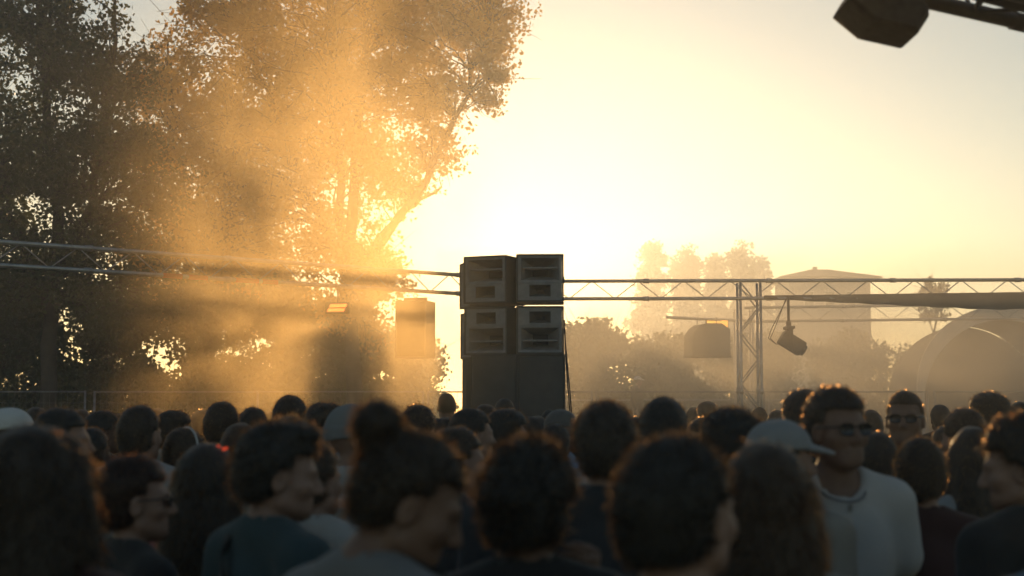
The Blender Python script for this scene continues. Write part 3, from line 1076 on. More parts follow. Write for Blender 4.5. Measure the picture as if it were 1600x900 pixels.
def torso_field(p, grow, fem, arms, sleeve=None, legs=True, neck=True):
    sh = .93 if fem else 1.0
    hp = 1.06 if fem else 1.0
    f = ell(p, (0, -.012, 1.24), (.163 * sh + grow, .112 + grow, .225 + grow))
    f = smin(f, ell(p, (0, 0, 1.05), (.138 * sh + grow, .105 + grow, .19 + grow)), .05)
    f = smin(f, ell(p, (0, -.012, .925), (.165 * hp + grow, .118 + grow, .14 + grow)), .05)
    if fem:
        for s in (-1, 1):
            f = smin(f, ell(p, (s * .068, .075, 1.245), (.062 + grow, .06 + grow, .06 + grow)), .03)
    for i, s in enumerate((-1, 1)):
        S, E, W = arms[i]
        S, E, W = [np.array([s * q[0] * (sh if j == 0 else 1), q[1], q[2]]) for j, q in enumerate((S, E, W))]
        f = smin(f, cap(p, (s * .03, -.028, 1.475), S, .048 + grow, .054 + grow), .04)
        if sleeve is None:
            f = smin(f, cap(p, S, E, .052 + grow, .039 + grow), .025)
            f = smin(f, cap(p, E, W, .041 + grow, .026 + grow), .02)
        else:
            Em = S + (E - S) * min(sleeve, 1)
            f = smin(f, cap(p, S, Em, .056 + grow, (.052 if sleeve < 1 else .045) + grow), .03)
            if sleeve > 1:
                f = smin(f, cap(p, E, W + (E - W) * .06, .044 + grow, .033 + grow), .02)
    if neck:
        f = smin(f, cap(p, (0, -.028, 1.44), (0, -.004, 1.585), .060 * (0.9 if fem else 1), .053 * (0.9 if fem else 1)), .03)
    if legs:
        for s in (-1, 1):
            f = smin(f, cap(p, (s * .088, -.005, .88), (s * .10, .01, .50), .086 + grow, .056 + grow), .03)
            f = smin(f, cap(p, (s * .10, .005, .50), (s * .105, -.02, .09), .058 + grow, .040 + grow), .02)
            f = smin(f, cap(p, (s * .105, -.05, .045), (s * .125, .13, .035), .042, .034), .03)
    return f


def head_field(p, fem):
    j = .93 if fem else 1.0
    f = ell(p, (0, -.016, 1.657), (.077, .098, .093))
    f = smin(f, ell(p, (0, .028, 1.60), (.062 * j, .066, .083)), .03)
    f = smin(f, ell(p, (0, .070, 1.537), (.028 * j, .024, .022)), .03)
    f = smin(f, cap(p, (-.05 * j, .012, 1.562), (-.02, .062, 1.535), .022, .02), .03)
    f = smin(f, cap(p, (.05 * j, .012, 1.562), (.02, .062, 1.535), .022, .02), .03)
    for s in (-1, 1):
        f = smin(f, ell(p, (s * .043, .058, 1.606), (.024, .022, .020)), .025)
        f = smin(f, cap(p, (s * .012, .084, 1.652), (s * .045, .070, 1.652), .011, .010), .015)
    k = .012
    for s in (-1, 1):
        sub = -ell(p, (s * .032, .100, 1.632), (.020, .020, .014))
        f = -smin(-f, -sub, k)
        f = np.minimum(f, ell(p, (s * .031, .0745, 1.632), (.0125, .0125, .0115)))
        # ear with a hollow
        e = ell(p, (s * .079, -.004, 1.618), (.011, .020, .033))
        e = -smin(-e, ell(p, (s * .092, .003, 1.620), (.010, .011, .020)), .006)
        f = smin(f, e, .010)
    f = smin(f, cap(p, (0, .088, 1.640), (0, .112, 1.602), .008, .0125), .014)
    for s in (-1, 1):
        f = smin(f, ell(p, (s * .012, .100, 1.596), (.009, .012, .008)), .008)
    f = smin(f, cap(p, (-.020, .088, 1.568), (.020, .088, 1.568), .007, .007), .008)
    f = smin(f, cap(p, (-.017, .087, 1.556), (.017, .087, 1.556), .008, .008), .006)
    return f


def hand_mesh_arrays():
    """One open relaxed right hand: palm in the XZ plane, fingers along +Z, thumb leaving the side of the palm."""
    xs, ys, zs = axis((-.07, .07, .0055)), axis((-.035, .055, .0055)), axis((-.03, .20, .0055))
    p = gridp(xs, ys, zs)
    f = ell(p, (0, 0, .045), (.042, .017, .052))
    f = smin(f, cap(p, (0, 0, -.03), (0, 0, .02), .027, .026), .02)
    for k, (x, L) in enumerate(((-.031, .070), (-.0105, .082), (.0105, .076), (.031, .058))):
        a = np.array((x, 0, .082)); b = np.array((x * 1.18, .010, .082 + L * .42)); c = np.array((x * 1.28, .026, .082 + L * .75)); d = np.array((x * 1.3, .045, .082 + L * .95))
        f = smin(f, cap(p, a, b, .0098, .009), .006)
        f = np.minimum(f, cap(p, b, c, .009, .0082))
        f = np.minimum(f, cap(p, c, d, .0082, .007))
    f = smin(f, cap(p, (-.022, .008, .018), (-.050, .022, .055), .015, .0115), .012)
    f = np.minimum(f, cap(p, (-.050, .022, .055), (-.056, .030, .088), .0115, .009))
    return surface_nets(f, xs, ys, zs)


HAND_V, HAND_F = hand_mesh_arrays()
BODY_CACHE, CLOTH_CACHE = {}, {}


def body_arrays(fem, pose, lod):
    key = (fem, pose, lod)
    if key in BODY_CACHE:
        return BODY_CACHE[key]
    hf, bf = (.0070, .022) if lod == 0 else (.0105, .032)
    xs = axis((-.40, -.105, bf), (-.105, .105, hf), (.105, .40, bf))
    ys = axis((-.19, -.125, bf), (-.125, .14, hf), (.14, .32, bf))
    zs = axis((-.02, 1.44, bf), (1.44, 1.775, hf))
    p = gridp(xs, ys, zs)
    f = torso_field(p, 0.0, fem, ARMS[pose])
    up = zs > 1.45
    f[:, :, up] = smin(f[:, :, up], head_field(p[:, :, up], fem), .02)
    V, Q = surface_nets(f, xs, ys, zs)
    parts = [(V, Q)]
    for i, s in enumerate((-1, 1)):
        S, E, W = [np.array([s * q[0], q[1], q[2]]) for q in ARMS[pose][i]]
        z = (W - E) / np.linalg.norm(W - E)
        y = np.array([-s * 1.0, .3, 0.0]); y -= z * (y @ z); y /= np.linalg.norm(y)
        x = np.cross(y, z)
        hv = HAND_V * np.array([s, 1, 1])
        hv = W + hv[:, :1] * x * s * (-s) + hv[:, 1:2] * y + hv[:, 2:] * z
        hfc = HAND_F
        parts.append((hv, hfc))
    BODY_CACHE[key] = join_arrays(parts)
    return BODY_CACHE[key]


def cloth_arrays(kind, fem, pose, seed):
    key = (kind, fem, pose, seed)
    if key in CLOTH_CACHE:
        return CLOTH_CACHE[key]
    s = .019
    if kind == 'trousers':
        xs, ys, zs = axis((-.25, .25, .026)), axis((-.19, .19, .026)), axis((.04, 1.03, .032))
        p = gridp(xs, ys, zs)
        f = torso_field(p, .012, fem, ARMS['down'], sleeve=0.05, neck=False) + wob(p, 26, seed, .004)
        f = np.maximum(f, p[..., 2] - .985)
        f = np.maximum(f, .075 - p[..., 2])
    else:
        sl = {'tee': .62, 'vest': .02, 'long': 1.5, 'dress': .3}[kind]
        zb = .80 if kind != 'dress' else .55
        xs, ys, zs = axis((-.42, .42, s)), axis((-.20, .34 if kind == 'long' else .24, s)), axis((zb - .06, 1.56, s))
        p = gridp(xs, ys, zs)
        g = .013 + .016 * np.clip((1.3 - p[..., 2]) / .5, 0, 1) * .8
        f = torso_field(p, .017, fem, ARMS[pose], sleeve=sl, legs=False, neck=False) - (g - .013)
        f = f + wob(p * np.array([1, 1, .5]), 34, seed, .009) + wob(p, 70, seed + 1, .002)
        nk = cap(p, (0, .012 if kind != 'vest' else .03, 1.47), (0, .03, 1.75), .064 if kind != 'vest' else .080, .15)
        f = np.maximum(f, -nk)
        f = np.maximum(f, zb - p[..., 2] + .012 * np.sin(p[..., 0] * 22))
    CLOTH_CACHE[key] = surface_nets(f, xs, ys, zs)
    return CLOTH_CACHE[key]


def shoe_arrays():
    xs, ys, zs = axis((.03, .20, .018)), axis((-.13, .22, .018)), axis((-.015, .14, .016))
    p = gridp(xs, ys, zs)
    f = smin(cap(p, (.105, -.05, .05), (.128, .14, .035), .052, .045), cap(p, (.105, -.04, .05), (.105, -.025, .12), .05, .048), .03)
    f = np.maximum(f, -p[..., 2] + .001)
    return surface_nets(f, xs, ys, zs)


SHOE_V, SHOE_F = shoe_arrays()
PIV = np.array([0, -.02, 1.50])                                 # neck pivot


def pose_head(V, yaw, pitch, tilt, soft=True):
    """Turn the head: yaw about Z, pitch forward, tilt sideways about the neck; soft fades the turn in over the neck."""
    w = np.clip((V[:, 2] - 1.45) / .11, 0, 1) if soft else np.ones(len(V))
    rad = np.hypot(V[:, 0], V[:, 1] + .01)
    if soft:
        w = w * w * (3 - 2 * w) * np.clip((.34 - rad) / .14, 0, 1)
    q = V - PIV
    cy, sy = np.cos(-yaw * w), np.sin(-yaw * w)                  # yaw > 0 turns to the person's right
    x, y = q[:, 0] * cy - q[:, 1] * sy, q[:, 0] * sy + q[:, 1] * cy
    z = q[:, 2]
    # pitch and tilt act in the turned frame: nod along the facing direction
    fx, fy = math.sin(yaw), math.cos(yaw)
    a = pitch * w
    fwd = x * fx + y * fy
    lat = x * fy - y * fx
    f2 = fwd * np.cos(a) + z * np.sin(a)
    z2 = -fwd * np.sin(a) + z * np.cos(a)
    b = tilt * w
    l2 = lat * np.cos(b) + z2 * np.sin(b)
    z3 = -lat * np.sin(b) + z2 * np.cos(b)
    x, y = f2 * fx + l2 * fy, f2 * fy - l2 * fx
    return np.stack([x, y, z3], 1) + PIV


HAIR_CACHE = {}


def hair_arrays(style, seed, strands):
    key = (style, seed, strands)
    if key in HAIR_CACHE:
        return HAIR_CACHE[key]
    g = np.random.default_rng(seed * 13 + 5)
    long = style in ('long', 'long_loose')
    zlo = 1.18 if long else 1.46
    rs = .010 if not long else .012
    xs, ys, zs = axis((-.17, .17, rs)), axis((-.21, .16, rs)), axis((zlo, 1.86, rs))
    p = gridp(xs, ys, zs)
    t = {'short': .016, 'crop': .006, 'curly': .030, 'flat': .022, 'quiff': .022, 'long': .020, 'long_loose': .028, 'bun': .010, 'shaved': .003}[style]
    f = ell(p, (0, -.018, 1.662), (.077 + t * .9, .098 + t, .093 + t))
    if style in ('short', 'curly', 'flat', 'quiff'):
        f = smin(f, ell(p, (0, -.055, 1.60), (.064 + t * .5, .062 + t * .5, .075)), .03)
    if style == 'quiff':
        f = smin(f, ell(p, (.01, .045, 1.752), (.06, .05, .026)), .03)
    if style == 'flat':
        f = smin(f, ell(p, (0, -.01, 1.715), (.098, .105, .05)), .03)
    if style == 'bun':
        f = smin(f, ell(p, (0, -.05, 1.60), (.064, .06, .07)), .03)
    amp = {'curly': .014, 'short': .006, 'quiff': .008, 'flat': .006, 'long': .007, 'long_loose': .012, 'bun': .003, 'crop': .002, 'shaved': .001}[style]
    f = f + wob(p, 45, seed, amp) + wob(p, 95, seed + 3, amp * .6)
    # free the face: everything in front of the hairline, and the ears
    y, z, x = p[..., 1], p[..., 2], p[..., 0]
    hair_z = 1.70 + .012 * np.sin(x * 40 + seed) - (.9 * np.abs(x) if not long else .5 * np.abs(x))
    face = np.minimum(np.maximum((y - (.035 if not long else .055)), 0) + 0, .2)
    cutter = np.maximum(.052 - y - .9 * np.maximum(z - 1.70, 0) * 1.2, z - hair_z)
    cutter = np.where((z < 1.70), np.maximum((.030 if not long else .048) - y, z - 1.705), np.maximum((.088 + .5 * (z - 1.70)) - y, z - 1.735))
    f = -smin(-f, cutter, .012) if True else f
    if not long:
        ear = np.minimum(ell(p, (-.085, .012, 1.612), (.04, .03, .045)), ell(p, (.085, .012, 1.612), (.04, .03, .045)))
        f = -smin(-f, ear, .008)
        nape = {'short': 1.545, 'crop': 1.56, 'curly': 1.525, 'flat': 1.55, 'quiff': 1.55, 'bun': 1.555, 'shaved': 1.57}[style]
        f = np.maximum(f, nape - z + (y + .1) * .3 + .01 * np.sin(x * 70 + seed))
    else:
        h = ell(p, (0, -.062, 1.50), (.098 + t, .070 + t * .4, .22))
        h = smin(h, ell(p, (0, -.095, 1.38), (.115 + t * .5, .050 + t * .4, .19)), .04)
        for s in (-1, 1):
            h = smin(h, ell(p, (s * (.085 + t * .4), -.01, 1.52), (.026 + t * .3, .045, .16)), .03)
        h = h + wob(p * np.array([1, 1, .25]), 60, seed, .009) + wob(p * np.array([1, 1, .2]), 120, seed + 7, .004)
        f = smin(f, h, .03)
        f = np.maximum(f, 1.22 - z + .02 * np.sin(x * 50 + seed))
    if style == 'bun':
        f = smin(f, ell(p, (0, -.125, 1.735), (.050, .046, .048)) + wob(p, 90, seed, .006), .012)
    V, Q = surface_nets(f, xs, ys, zs)
    parts = [(V, Q)]
    if strands:
        # loose strands: tapered ribbons rooted on the hair surface
        a, b, c = V[Q[:, 0]], V[Q[:, 1]], V[Q[:, 2]]
        nrm = np.cross(b - a, c - a)
        ln = np.linalg.norm(nrm, axis=1)
        k = g.choice(len(Q), strands, p=ln / ln.sum())
        root = (a[k] + b[k] + c[k]) / 3
        nn = nrm[k] / (ln[k][:, None] + 1e-12)
        if ((nn * (root - np.array([0, -.02, 1.64]))).sum() < 0):
            nn = -nn
        L = {'curly': .020, 'short': .012, 'flat': .014, 'quiff': .017, 'crop': .008, 'long': .034, 'long_loose': .04, 'bun': .016, 'shaved': .004}[style] * g.uniform(.4, 1.5, strands)
        down = np.array([0, -.25, -1.0])
        up_ = {'curly': .2, 'short': .5, 'flat': .4, 'quiff': .3, 'crop': .4, 'long': 2.6, 'long_loose': 2.2, 'bun': .9, 'shaved': .2}[style]
        d1 = nn * .75 + g.normal(0, .55, (strands, 3)) + down * up_ * .6
        d1 /= np.linalg.norm(d1, axis=1)[:, None]
        d2 = d1 + g.normal(0, .5, (strands, 3)) + down * up_ * .8
        d2 /= np.linalg.norm(d2, axis=1)[:, None]
        sd = np.cross(d1, g.normal(size=(strands, 3)))
        sd /= np.linalg.norm(sd, axis=1)[:, None] + 1e-9
        w = g.uniform(.0006, .0014, strands)[:, None]
        r0 = root - nn * .004
        m = root + d1 * L[:, None] * .55
        e = m + d2 * L[:, None] * .6
        SV = np.stack([r0 - sd * w, r0 + sd * w, m + sd * w * .8, m - sd * w * .8, e + sd * w * .25, e - sd * w * .25], 1).reshape(-1, 3)
        bb = np.arange(strands) * 6
        SF = np.concatenate([np.stack([bb, bb + 1, bb + 2, bb + 3], 1), np.stack([bb + 3, bb + 2, bb + 4, bb + 5], 1)])
        parts.append((SV, SF))
    HAIR_CACHE[key] = join_arrays(parts)
    return HAIR_CACHE[key]


def cap_arrays(brim):
    rs = .009
    xs, ys, zs = axis((-.12, .12, rs)), axis((-.15, .22, rs)), axis((1.60, 1.79, rs * .7))
    p = gridp(xs, ys, zs)
    f = ell(p, (0, -.014, 1.672), (.092, .112, .098))
    f = np.maximum(f, 1.672 - p[..., 2] - .06 * np.clip(-p[..., 1], -.1, .12))
    f = f + wob(p, 50, 3, .0015)
    if brim:
        b = ell(p, (0, .085, 1.684), (.078, .095, .4))
        b = np.maximum(b, np.abs(p[..., 2] - (1.690 - .9 * np.maximum(p[..., 1] - .08, 0) * .35 - 5 * p[..., 0] ** 2 * .6)) - .007)
        b = np.maximum(b, .04 - p[..., 1])
        f = np.minimum(f, b)
    return surface_nets(f, xs, ys, zs)


def beanie_arrays():
    rs = .009
    xs, ys, zs = axis((-.12, .12, rs)), axis((-.15, .13, rs)), axis((1.60, 1.80, rs))
    p = gridp(xs, ys, zs)
    f = ell(p, (0, -.018, 1.672), (.089, .111, .107))
    roll = np.abs(np.hypot(p[..., 0] / .91, (p[..., 1] + .016) / 1.12) - .0985) - .008
    roll = np.maximum(roll, np.abs(p[..., 2] - (1.665 - .12 * np.clip(-p[..., 1] - .02, -.1, .1))) - .028)
    f = np.maximum(f, 1.64 - p[..., 2])
    f = np.minimum(f, roll) + wob(p, 80, 5, .0015)
    return surface_nets(f, xs, ys, zs)


def sunglasses_arrays():
    parts = []
    for s in (-1, 1):
        ang = np.linspace(0, 2 * math.pi, 14, endpoint=False)
        sx, sz = .027, .020
        ring = np.stack([s * .033 + sx * np.sign(np.cos(ang)) * np.abs(np.cos(ang)) ** .75, np.full(14, .103) - .006 * np.abs(np.cos(ang)), 1.634 + sz * np.sign(np.sin(ang)) * np.abs(np.sin(ang)) ** .8], 1)
        back = ring + np.array([0, -.004, 0])
        v = np.concatenate([ring, back, [[s * .033, .106, 1.634]], [[s * .033, .098, 1.634]]])
        f = []
        for i in range(14):
            j = (i + 1) % 14
            f.append((i, j, 14 + j, 14 + i))
        for i in range(0, 14, 2):
            f.append((28, i, i + 1, (i + 2) % 14))
            f.append((29, 14 + (i + 2) % 14, 14 + i + 1, 14 + i))
        parts.append((v, np.array(f)))
        parts.append(tube_arrays([(s * .060, .098, 1.642), (s * .078, .07, 1.641), (s * .084, .0, 1.638), (s * .083, -.012, 1.628)], .0028, 5))
    parts.append(tube_arrays([(-.009, .104, 1.642), (0, .107, 1.645), (.009, .104, 1.642)], .0026, 5))
    return join_arrays(parts)


def beard_arrays():
    rs = .0085
    xs, ys, zs = axis((-.10, .10, rs)), axis((-.05, .13, rs)), axis((1.48, 1.66, rs))
    p = gridp(xs, ys, zs)
    f = ell(p, (0, .030, 1.575), (.068, .074, .075))
    f = smin(f, ell(p, (0, .068, 1.530), (.036, .036, .036)), .02)
    f = f + wob(p, 110, 9, .003)
    f = np.maximum(f, p[..., 2] - 1.588 - .5 * np.maximum(.02 - p[..., 1], 0) * 1.2)
    f = np.maximum(f, -.012 - p[..., 1])
    mouth = ell(p, (0, .10, 1.562), (.020, .03, .009))
    f = -smin(-f, mouth, .005)
    return surface_nets(f, xs, ys, zs)


CAP_B, BEANIE, GLASSES, BEARD = cap_arrays(True), beanie_arrays(), sunglasses_arrays(), beard_arrays()

SKIN = {k: principled('skin_' + k, c, .55, spec=.35, noise=(14, tuple(v * .86 for v in c)), bump=(90, .06))
        for k, c in dict(fair=(.29, .18, .135), tan=(.19, .115, .082), brown=(.13, .075, .052), pale=(.40, .26, .21)).items()}
for m_ in SKIN.values():
    m_.node_tree.nodes["Principled BSDF"].inputs["Subsurface Weight"].default_value = 0.0
HAIRM = {k: principled('hair_' + k, c, .55, spec=.35, noise=(30, tuple(v * 1.5 for v in c)), trans=(tuple(min(1, v * 5) for v in c), .3), sheen=.15)
         for k, c in dict(black=(.036, .034, .031), dark=(.044, .036, .029), brown=(.06, .043, .03), auburn=(.032, .018, .013), fair=(.12, .08, .045), grey=(.12, .115, .11)).items()}


def strand_mat(k, c, t):
    """Single hairs: dark from the front, scattering light onward when lit from behind."""
    m = principled('strand_' + k, c, .5, spec=.4)
    nt = m.node_tree
    r = nt.nodes.new("ShaderNodeBsdfRefraction")
    r.inputs["Color"].default_value = (*t, 1)
    r.inputs["Roughness"].default_value = .45
    r.inputs["IOR"].default_value = 1.4
    mx = nt.nodes.new("ShaderNodeMixShader")
    mx.inputs[0].default_value = .5
    nt.links.new(nt.nodes["Principled BSDF"].outputs[0], mx.inputs[1])
    nt.links.new(r.outputs[0], mx.inputs[2])
    nt.links.new(mx.outputs[0], nt.nodes["Material Output"].inputs["Surface"])
    return m


STRAND = {k: strand_mat(k, c, t)
          for k, c, t in (('black', (.03, .028, .025), (.50, .32, .18)), ('dark', (.035, .028, .022), (.60, .38, .2)), ('brown', (.05, .036, .025), (.80, .50, .26)),
                          ('auburn', (.035, .018, .012), (.7, .32, .14)), ('fair', (.14, .09, .05), (1.0, .78, .46)), ('grey', (.12, .115, .11), (.7, .66, .6)))}
CLOTH = {}


def cloth_mat(c):
    if c not in CLOTH:
        CLOTH[c] = principled('cloth', c, .9, spec=.1, noise=(6, tuple(v * .85 for v in c)), bump=(220, .15), sheen=.15)
    return CLOTH[c]


BLACKTEE, CHAR, NAVY, WHITE, GREYT, TEAL, BLUE, WINE, BEIGE, PINK = (.034, .034, .035), (.065, .064, .064), (.042, .043, .047), (.42, .41, .39), (.17, .175, .18), (.045, .072, .08), (.06, .13, .20), (.065, .035, .034), (.26, .24, .21), (.34, .15, .14)
JEANS = [(.04, .05, .09), (.03, .03, .035), (.10, .10, .11), (.08, .07, .055)]
HEAD_TOP = 1.752
PCOUNT = [0]


def smooth_mesh(name, V, Q):
    return fast_mesh(name, V, Q, True)


def person(px, top, width, label, face=0.0, body=None, pitch=0.0, tilt=0.0, hair='short', hcol='dark', skin='fair', top_kind='tee', tcol=CHAR, fem=False,
           pose='down', extra=(), group=None, d=None, seed=None, base_z=0.0, build=1.0, hat=None, strands=None):
    """px, top, width: photo position of the head and its width in pixels; face / body: heading in degrees, 0 away from the camera, 90 to its right."""
    PCOUNT[0] += 1
    seed = PCOUNT[0] if seed is None else seed
    g = np.random.default_rng(seed + 100)
    body = face if body is None else body
    rel = (face - body + 180) % 360 - 180
    rel = max(-75, min(75, rel))
    body = face - rel
    prof = abs(math.sin(R(face)))
    hw = (.165 + .045 * prof) + {'short': .03, 'curly': .05, 'flat': .04, 'quiff': .035, 'long': .04, 'long_loose': .06, 'bun': .015, 'crop': .01, 'shaved': .0}.get(hair, .02)
    if d is None:
        d = hw * F_PX / width
    th = {'curly': .035, 'short': .018, 'flat': .026, 'quiff': .03, 'long': .02, 'long_loose': .03, 'bun': .012, 'crop': .008, 'shaved': .003}.get(hair, .012)
    want = P(px, top, d).z - base_z
    sc = want / (HEAD_TOP + th - .03 * abs(math.sin(pitch)) - (0.03 * abs(tilt)))
    if hair == 'bun':
        sc = want / (HEAD_TOP + .0)
    sc = min(max(sc, .84), 1.16)
    lod = 0 if d < 5.2 else 1
    V, Q = body_arrays(fem, pose, lod)
    V = pose_head(V, R(rel), pitch, tilt)
    me = smooth_mesh('person', V, Q)
    # put the head, not the feet, on the sight line
    hc = pose_head(np.array([[0, 0.0, 1.65]]), R(rel), pitch, tilt, False)[0]
    loc = Vector((P(px, top, d).x, d, base_z))
    rz_ = -R(body)
    off = Matrix.Rotation(rz_, 3, 'Z') @ Vector((hc[0] * build, hc[1] * build, 0)) * sc
    loc = Vector((loc.x - off.x, loc.y - off.y, base_z))
    o = link('person', me, SKIN[skin], loc=loc, rot=(0, 0, rz_), scale=(sc * build, sc * build, sc))

    def headpart(name, arr, mat):
        v = pose_head(arr[0], R(rel), pitch, tilt, False)
        return link(name, smooth_mesh(name, v, arr[1]), mat, o)
    if hair:
        ns = strands if strands is not None else (6000 if d < 3.2 else 3800 if d < 5.2 else 1800 if d < 9 else 500)
        if hair == 'shaved': ns = 0
        arr = hair_arrays(hair, seed % 3, ns)
        hr = headpart('hair', arr, HAIRM[hcol])
        if ns:
            hr.data.materials.append(STRAND[hcol])
            mi = np.zeros(len(hr.data.polygons), dtype=np.int32)
            mi[-2 * ns:] = 1
            hr.data.polygons.foreach_set("material_index", mi)
    if hat == 'cap':
        headpart('cap', CAP_B, cloth_mat((.27, .275, .28)))
    elif hat == 'white_cap':
        headpart('cap', CAP_B, cloth_mat((.60, .62, .62)))
    elif hat == 'beanie':
        headpart('beanie', BEANIE, cloth_mat((.20, .21, .215)))
    if top_kind:
        v, q = cloth_arrays(top_kind, fem, pose, seed % 2)
        link('dress' if top_kind == 'dress' else 'shirt' if top_kind != 'vest' else 'vest', smooth_mesh('shirt', v, q), cloth_mat(tcol), o)
    v, q = cloth_arrays('trousers', fem, 'down', 0)
    key = ('tm', fem)
    if key not in CLOTH_CACHE:
        CLOTH_CACHE[key] = smooth_mesh('trousers', v, q)
        CLOTH_CACHE[('sm', fem)] = smooth_mesh('shoe', SHOE_V, SHOE_F)
        CLOTH_CACHE[('sm2', fem)] = smooth_mesh('shoe', SHOE_V * np.array([-1, 1, 1]), SHOE_F[:, ::-1])
    link('trousers', CLOTH_CACHE[key], cloth_mat(JEANS[seed % 4]), o)
    link('shoe', CLOTH_CACHE[('sm', fem)], cloth_mat((.03, .03, .03)), o)
    link('shoe', CLOTH_CACHE[('sm2', fem)], cloth_mat((.03, .03, .03)), o)
    for ex in extra:
        if ex == 'sunglasses':
            headpart('sunglasses', GLASSES, M['glass'])
        elif ex == 'beard':
            headpart('beard', BEARD, HAIRM[hcol if hair else 'brown'])
        elif ex == 'necklace':
            a_ = np.linspace(0, 2 * math.pi, 26)
            pts = np.stack([.078 * np.sin(a_), .018 + .082 * np.cos(a_), 1.458 - .045 * np.cos(a_)], 1)
            nk = link('necklace', tube_mesh('necklace', pts, .0035, 5), M['steel'], o)
            link('pendant', box_mesh('pendant', (0, .106, 1.395), (.012, .006, .022), .002), M['steel'], nk)
        elif ex == 'earring':
            v, q = tube_arrays([(.086, -.004, 1.588), (.089, -.004, 1.572)], .009, 6)
            headpart('earring', (v, q), principled('gold', (.9, .6, .25), .2, 1.0))
        elif ex in ('strap', 'strap_r'):
            s = 1 if ex == 'strap' else -1
            pts = [(-s * .17, .02, .98), (-s * .125, .125, 1.16), (-s * .03, .130, 1.32), (s * .075, .075, 1.455), (s * .095, -.01, 1.487), (s * .07, -.09, 1.44), (-s * .03, -.145, 1.26), (-s * .14, -.115, 1.07), (-s * .175, -.01, .97)]
            P_ = np.array(pts)
            t_ = np.linspace(0, 1, len(P_)); tt = np.linspace(0, 1, 40)
            Pi = np.stack([np.interp(tt, t_, P_[:, k]) for k in range(3)], 1)
            cx = np.array([0, -.01, 0]) * np.ones_like(Pi); cx[:, 2] = Pi[:, 2]
            nd_ = Pi - cx; nd_[:, 2] = .3 * (Pi[:, 2] > 1.44); nd_ /= np.linalg.norm(nd_, axis=1)[:, None]
            tg = np.gradient(Pi, axis=0); tg /= np.linalg.norm(tg, axis=1)[:, None]
            sd = np.cross(tg, nd_); sd /= np.linalg.norm(sd, axis=1)[:, None]
            o_ = Pi + nd_ * .022
            vv = np.stack([o_ - sd * .019, o_ + sd * .019, o_ + sd * .019 + nd_ * .005, o_ - sd * .019 + nd_ * .005], 1).reshape(-1, 3)
            ff = []
            for i in range(39):
                for j in range(4):
                    k = (j + 1) % 4
                    ff.append((i * 4 + j, i * 4 + k, i * 4 + 4 + k, i * 4 + 4 + j))
            link('bag_strap', fast_mesh('bag_strap', vv, np.array(ff)), cloth_mat((.025, .025, .025)), o)
            link('shoulder_bag', box_mesh('shoulder_bag', (-s * .20, .03, .88), (.11, .24, .20), .03), cloth_mat((.03, .03, .032)), o)
        elif ex == 'red_clips':
            for t_ in (-.5, .1, .45):
                c_ = np.array([[.085 * math.sin(t_) + .03, -.02, 1.752 - .03 * t_ * t_]])
                v, q = tube_arrays([c_[0] + (-.008, 0, .006), c_[0] + (.008, 0, .010)], .005, 6)
                headpart('hair_clip', (v, q), M['redled'])
        elif ex == 'hairband':
            a_ = np.linspace(-1.7, 1.7, 24)
            pts = np.stack([.093 * np.sin(a_), np.full(24, .0), 1.662 + .108 * np.cos(a_)], 1)
            headpart('headband', tube_arrays(pts, .006, 6), cloth_mat((.6, .6, .6)))
    return tag(o, label, 'person', group)


# ------------------------------------------------------------------ the crowd, nearest first
CR = 'people in the crowd'
# front row
person(1063, 681, 172, 'person with thick dark hair closest to the camera, seen from behind', face=44, body=12, hair='short', hcol='black', tcol=CHAR, d=2.5, build=1.06, seed=1)
person(650, 668, 170, 'person with dark hair in a bun and grey top, head bowed', face=84, body=46, pitch=.46, hair='bun', hcol='dark', tcol=GREYT, extra=('strap',), d=2.75, fem=False, skin='tan', seed=2)
person(829, 684, 130, 'person with tousled dark hair and one hand raised by the cheek', face=22, body=-4, pitch=.10, hair='curly', hcol='black', tcol=BLACKTEE, pose='raised', d=3.15, skin='tan', seed=4)
person(442, 656, 122, 'person with short dark hair in profile wearing a teal shirt and bag strap', face=82, body=48, pitch=.12, hair='quiff', hcol='black', tcol=TEAL, extra=('strap_r',), d=3.85, seed=5)
person(68, 664, 128, 'person with long dark hair and wine red top near the tree-side edge', face=20, body=20, hair='long_loose', hcol='dark', tcol=(.05, .02, .02), top_kind='long', fem=True, d=2.95, build=1.12, seed=6)
person(-38, 690, 150, 'person cut off by the picture edge below the white cap', face=62, body=40, hair='short', hcol='black', tcol=BLACKTEE, d=3.0, seed=7)
person(1197, 690, 118, 'person with long brown hair and beige top right below the grey baseball cap', face=14, body=24, hair='long', hcol='brown', tcol=BEIGE, top_kind='long', fem=True, d=3.05, seed=8)
person(1588, 646, 112, 'person in a black shirt looking down beside the picture edge', face=-70, body=-20, pitch=.18, hair='curly', hcol='black', tcol=BLACKTEE, d=4.1, seed=9)
person(1672, 690, 120, 'person in a blue shirt cut off by the picture edge', face=-10, body=-15, hair='short', hcol='brown', tcol=BLUE, d=3.0, seed=10)
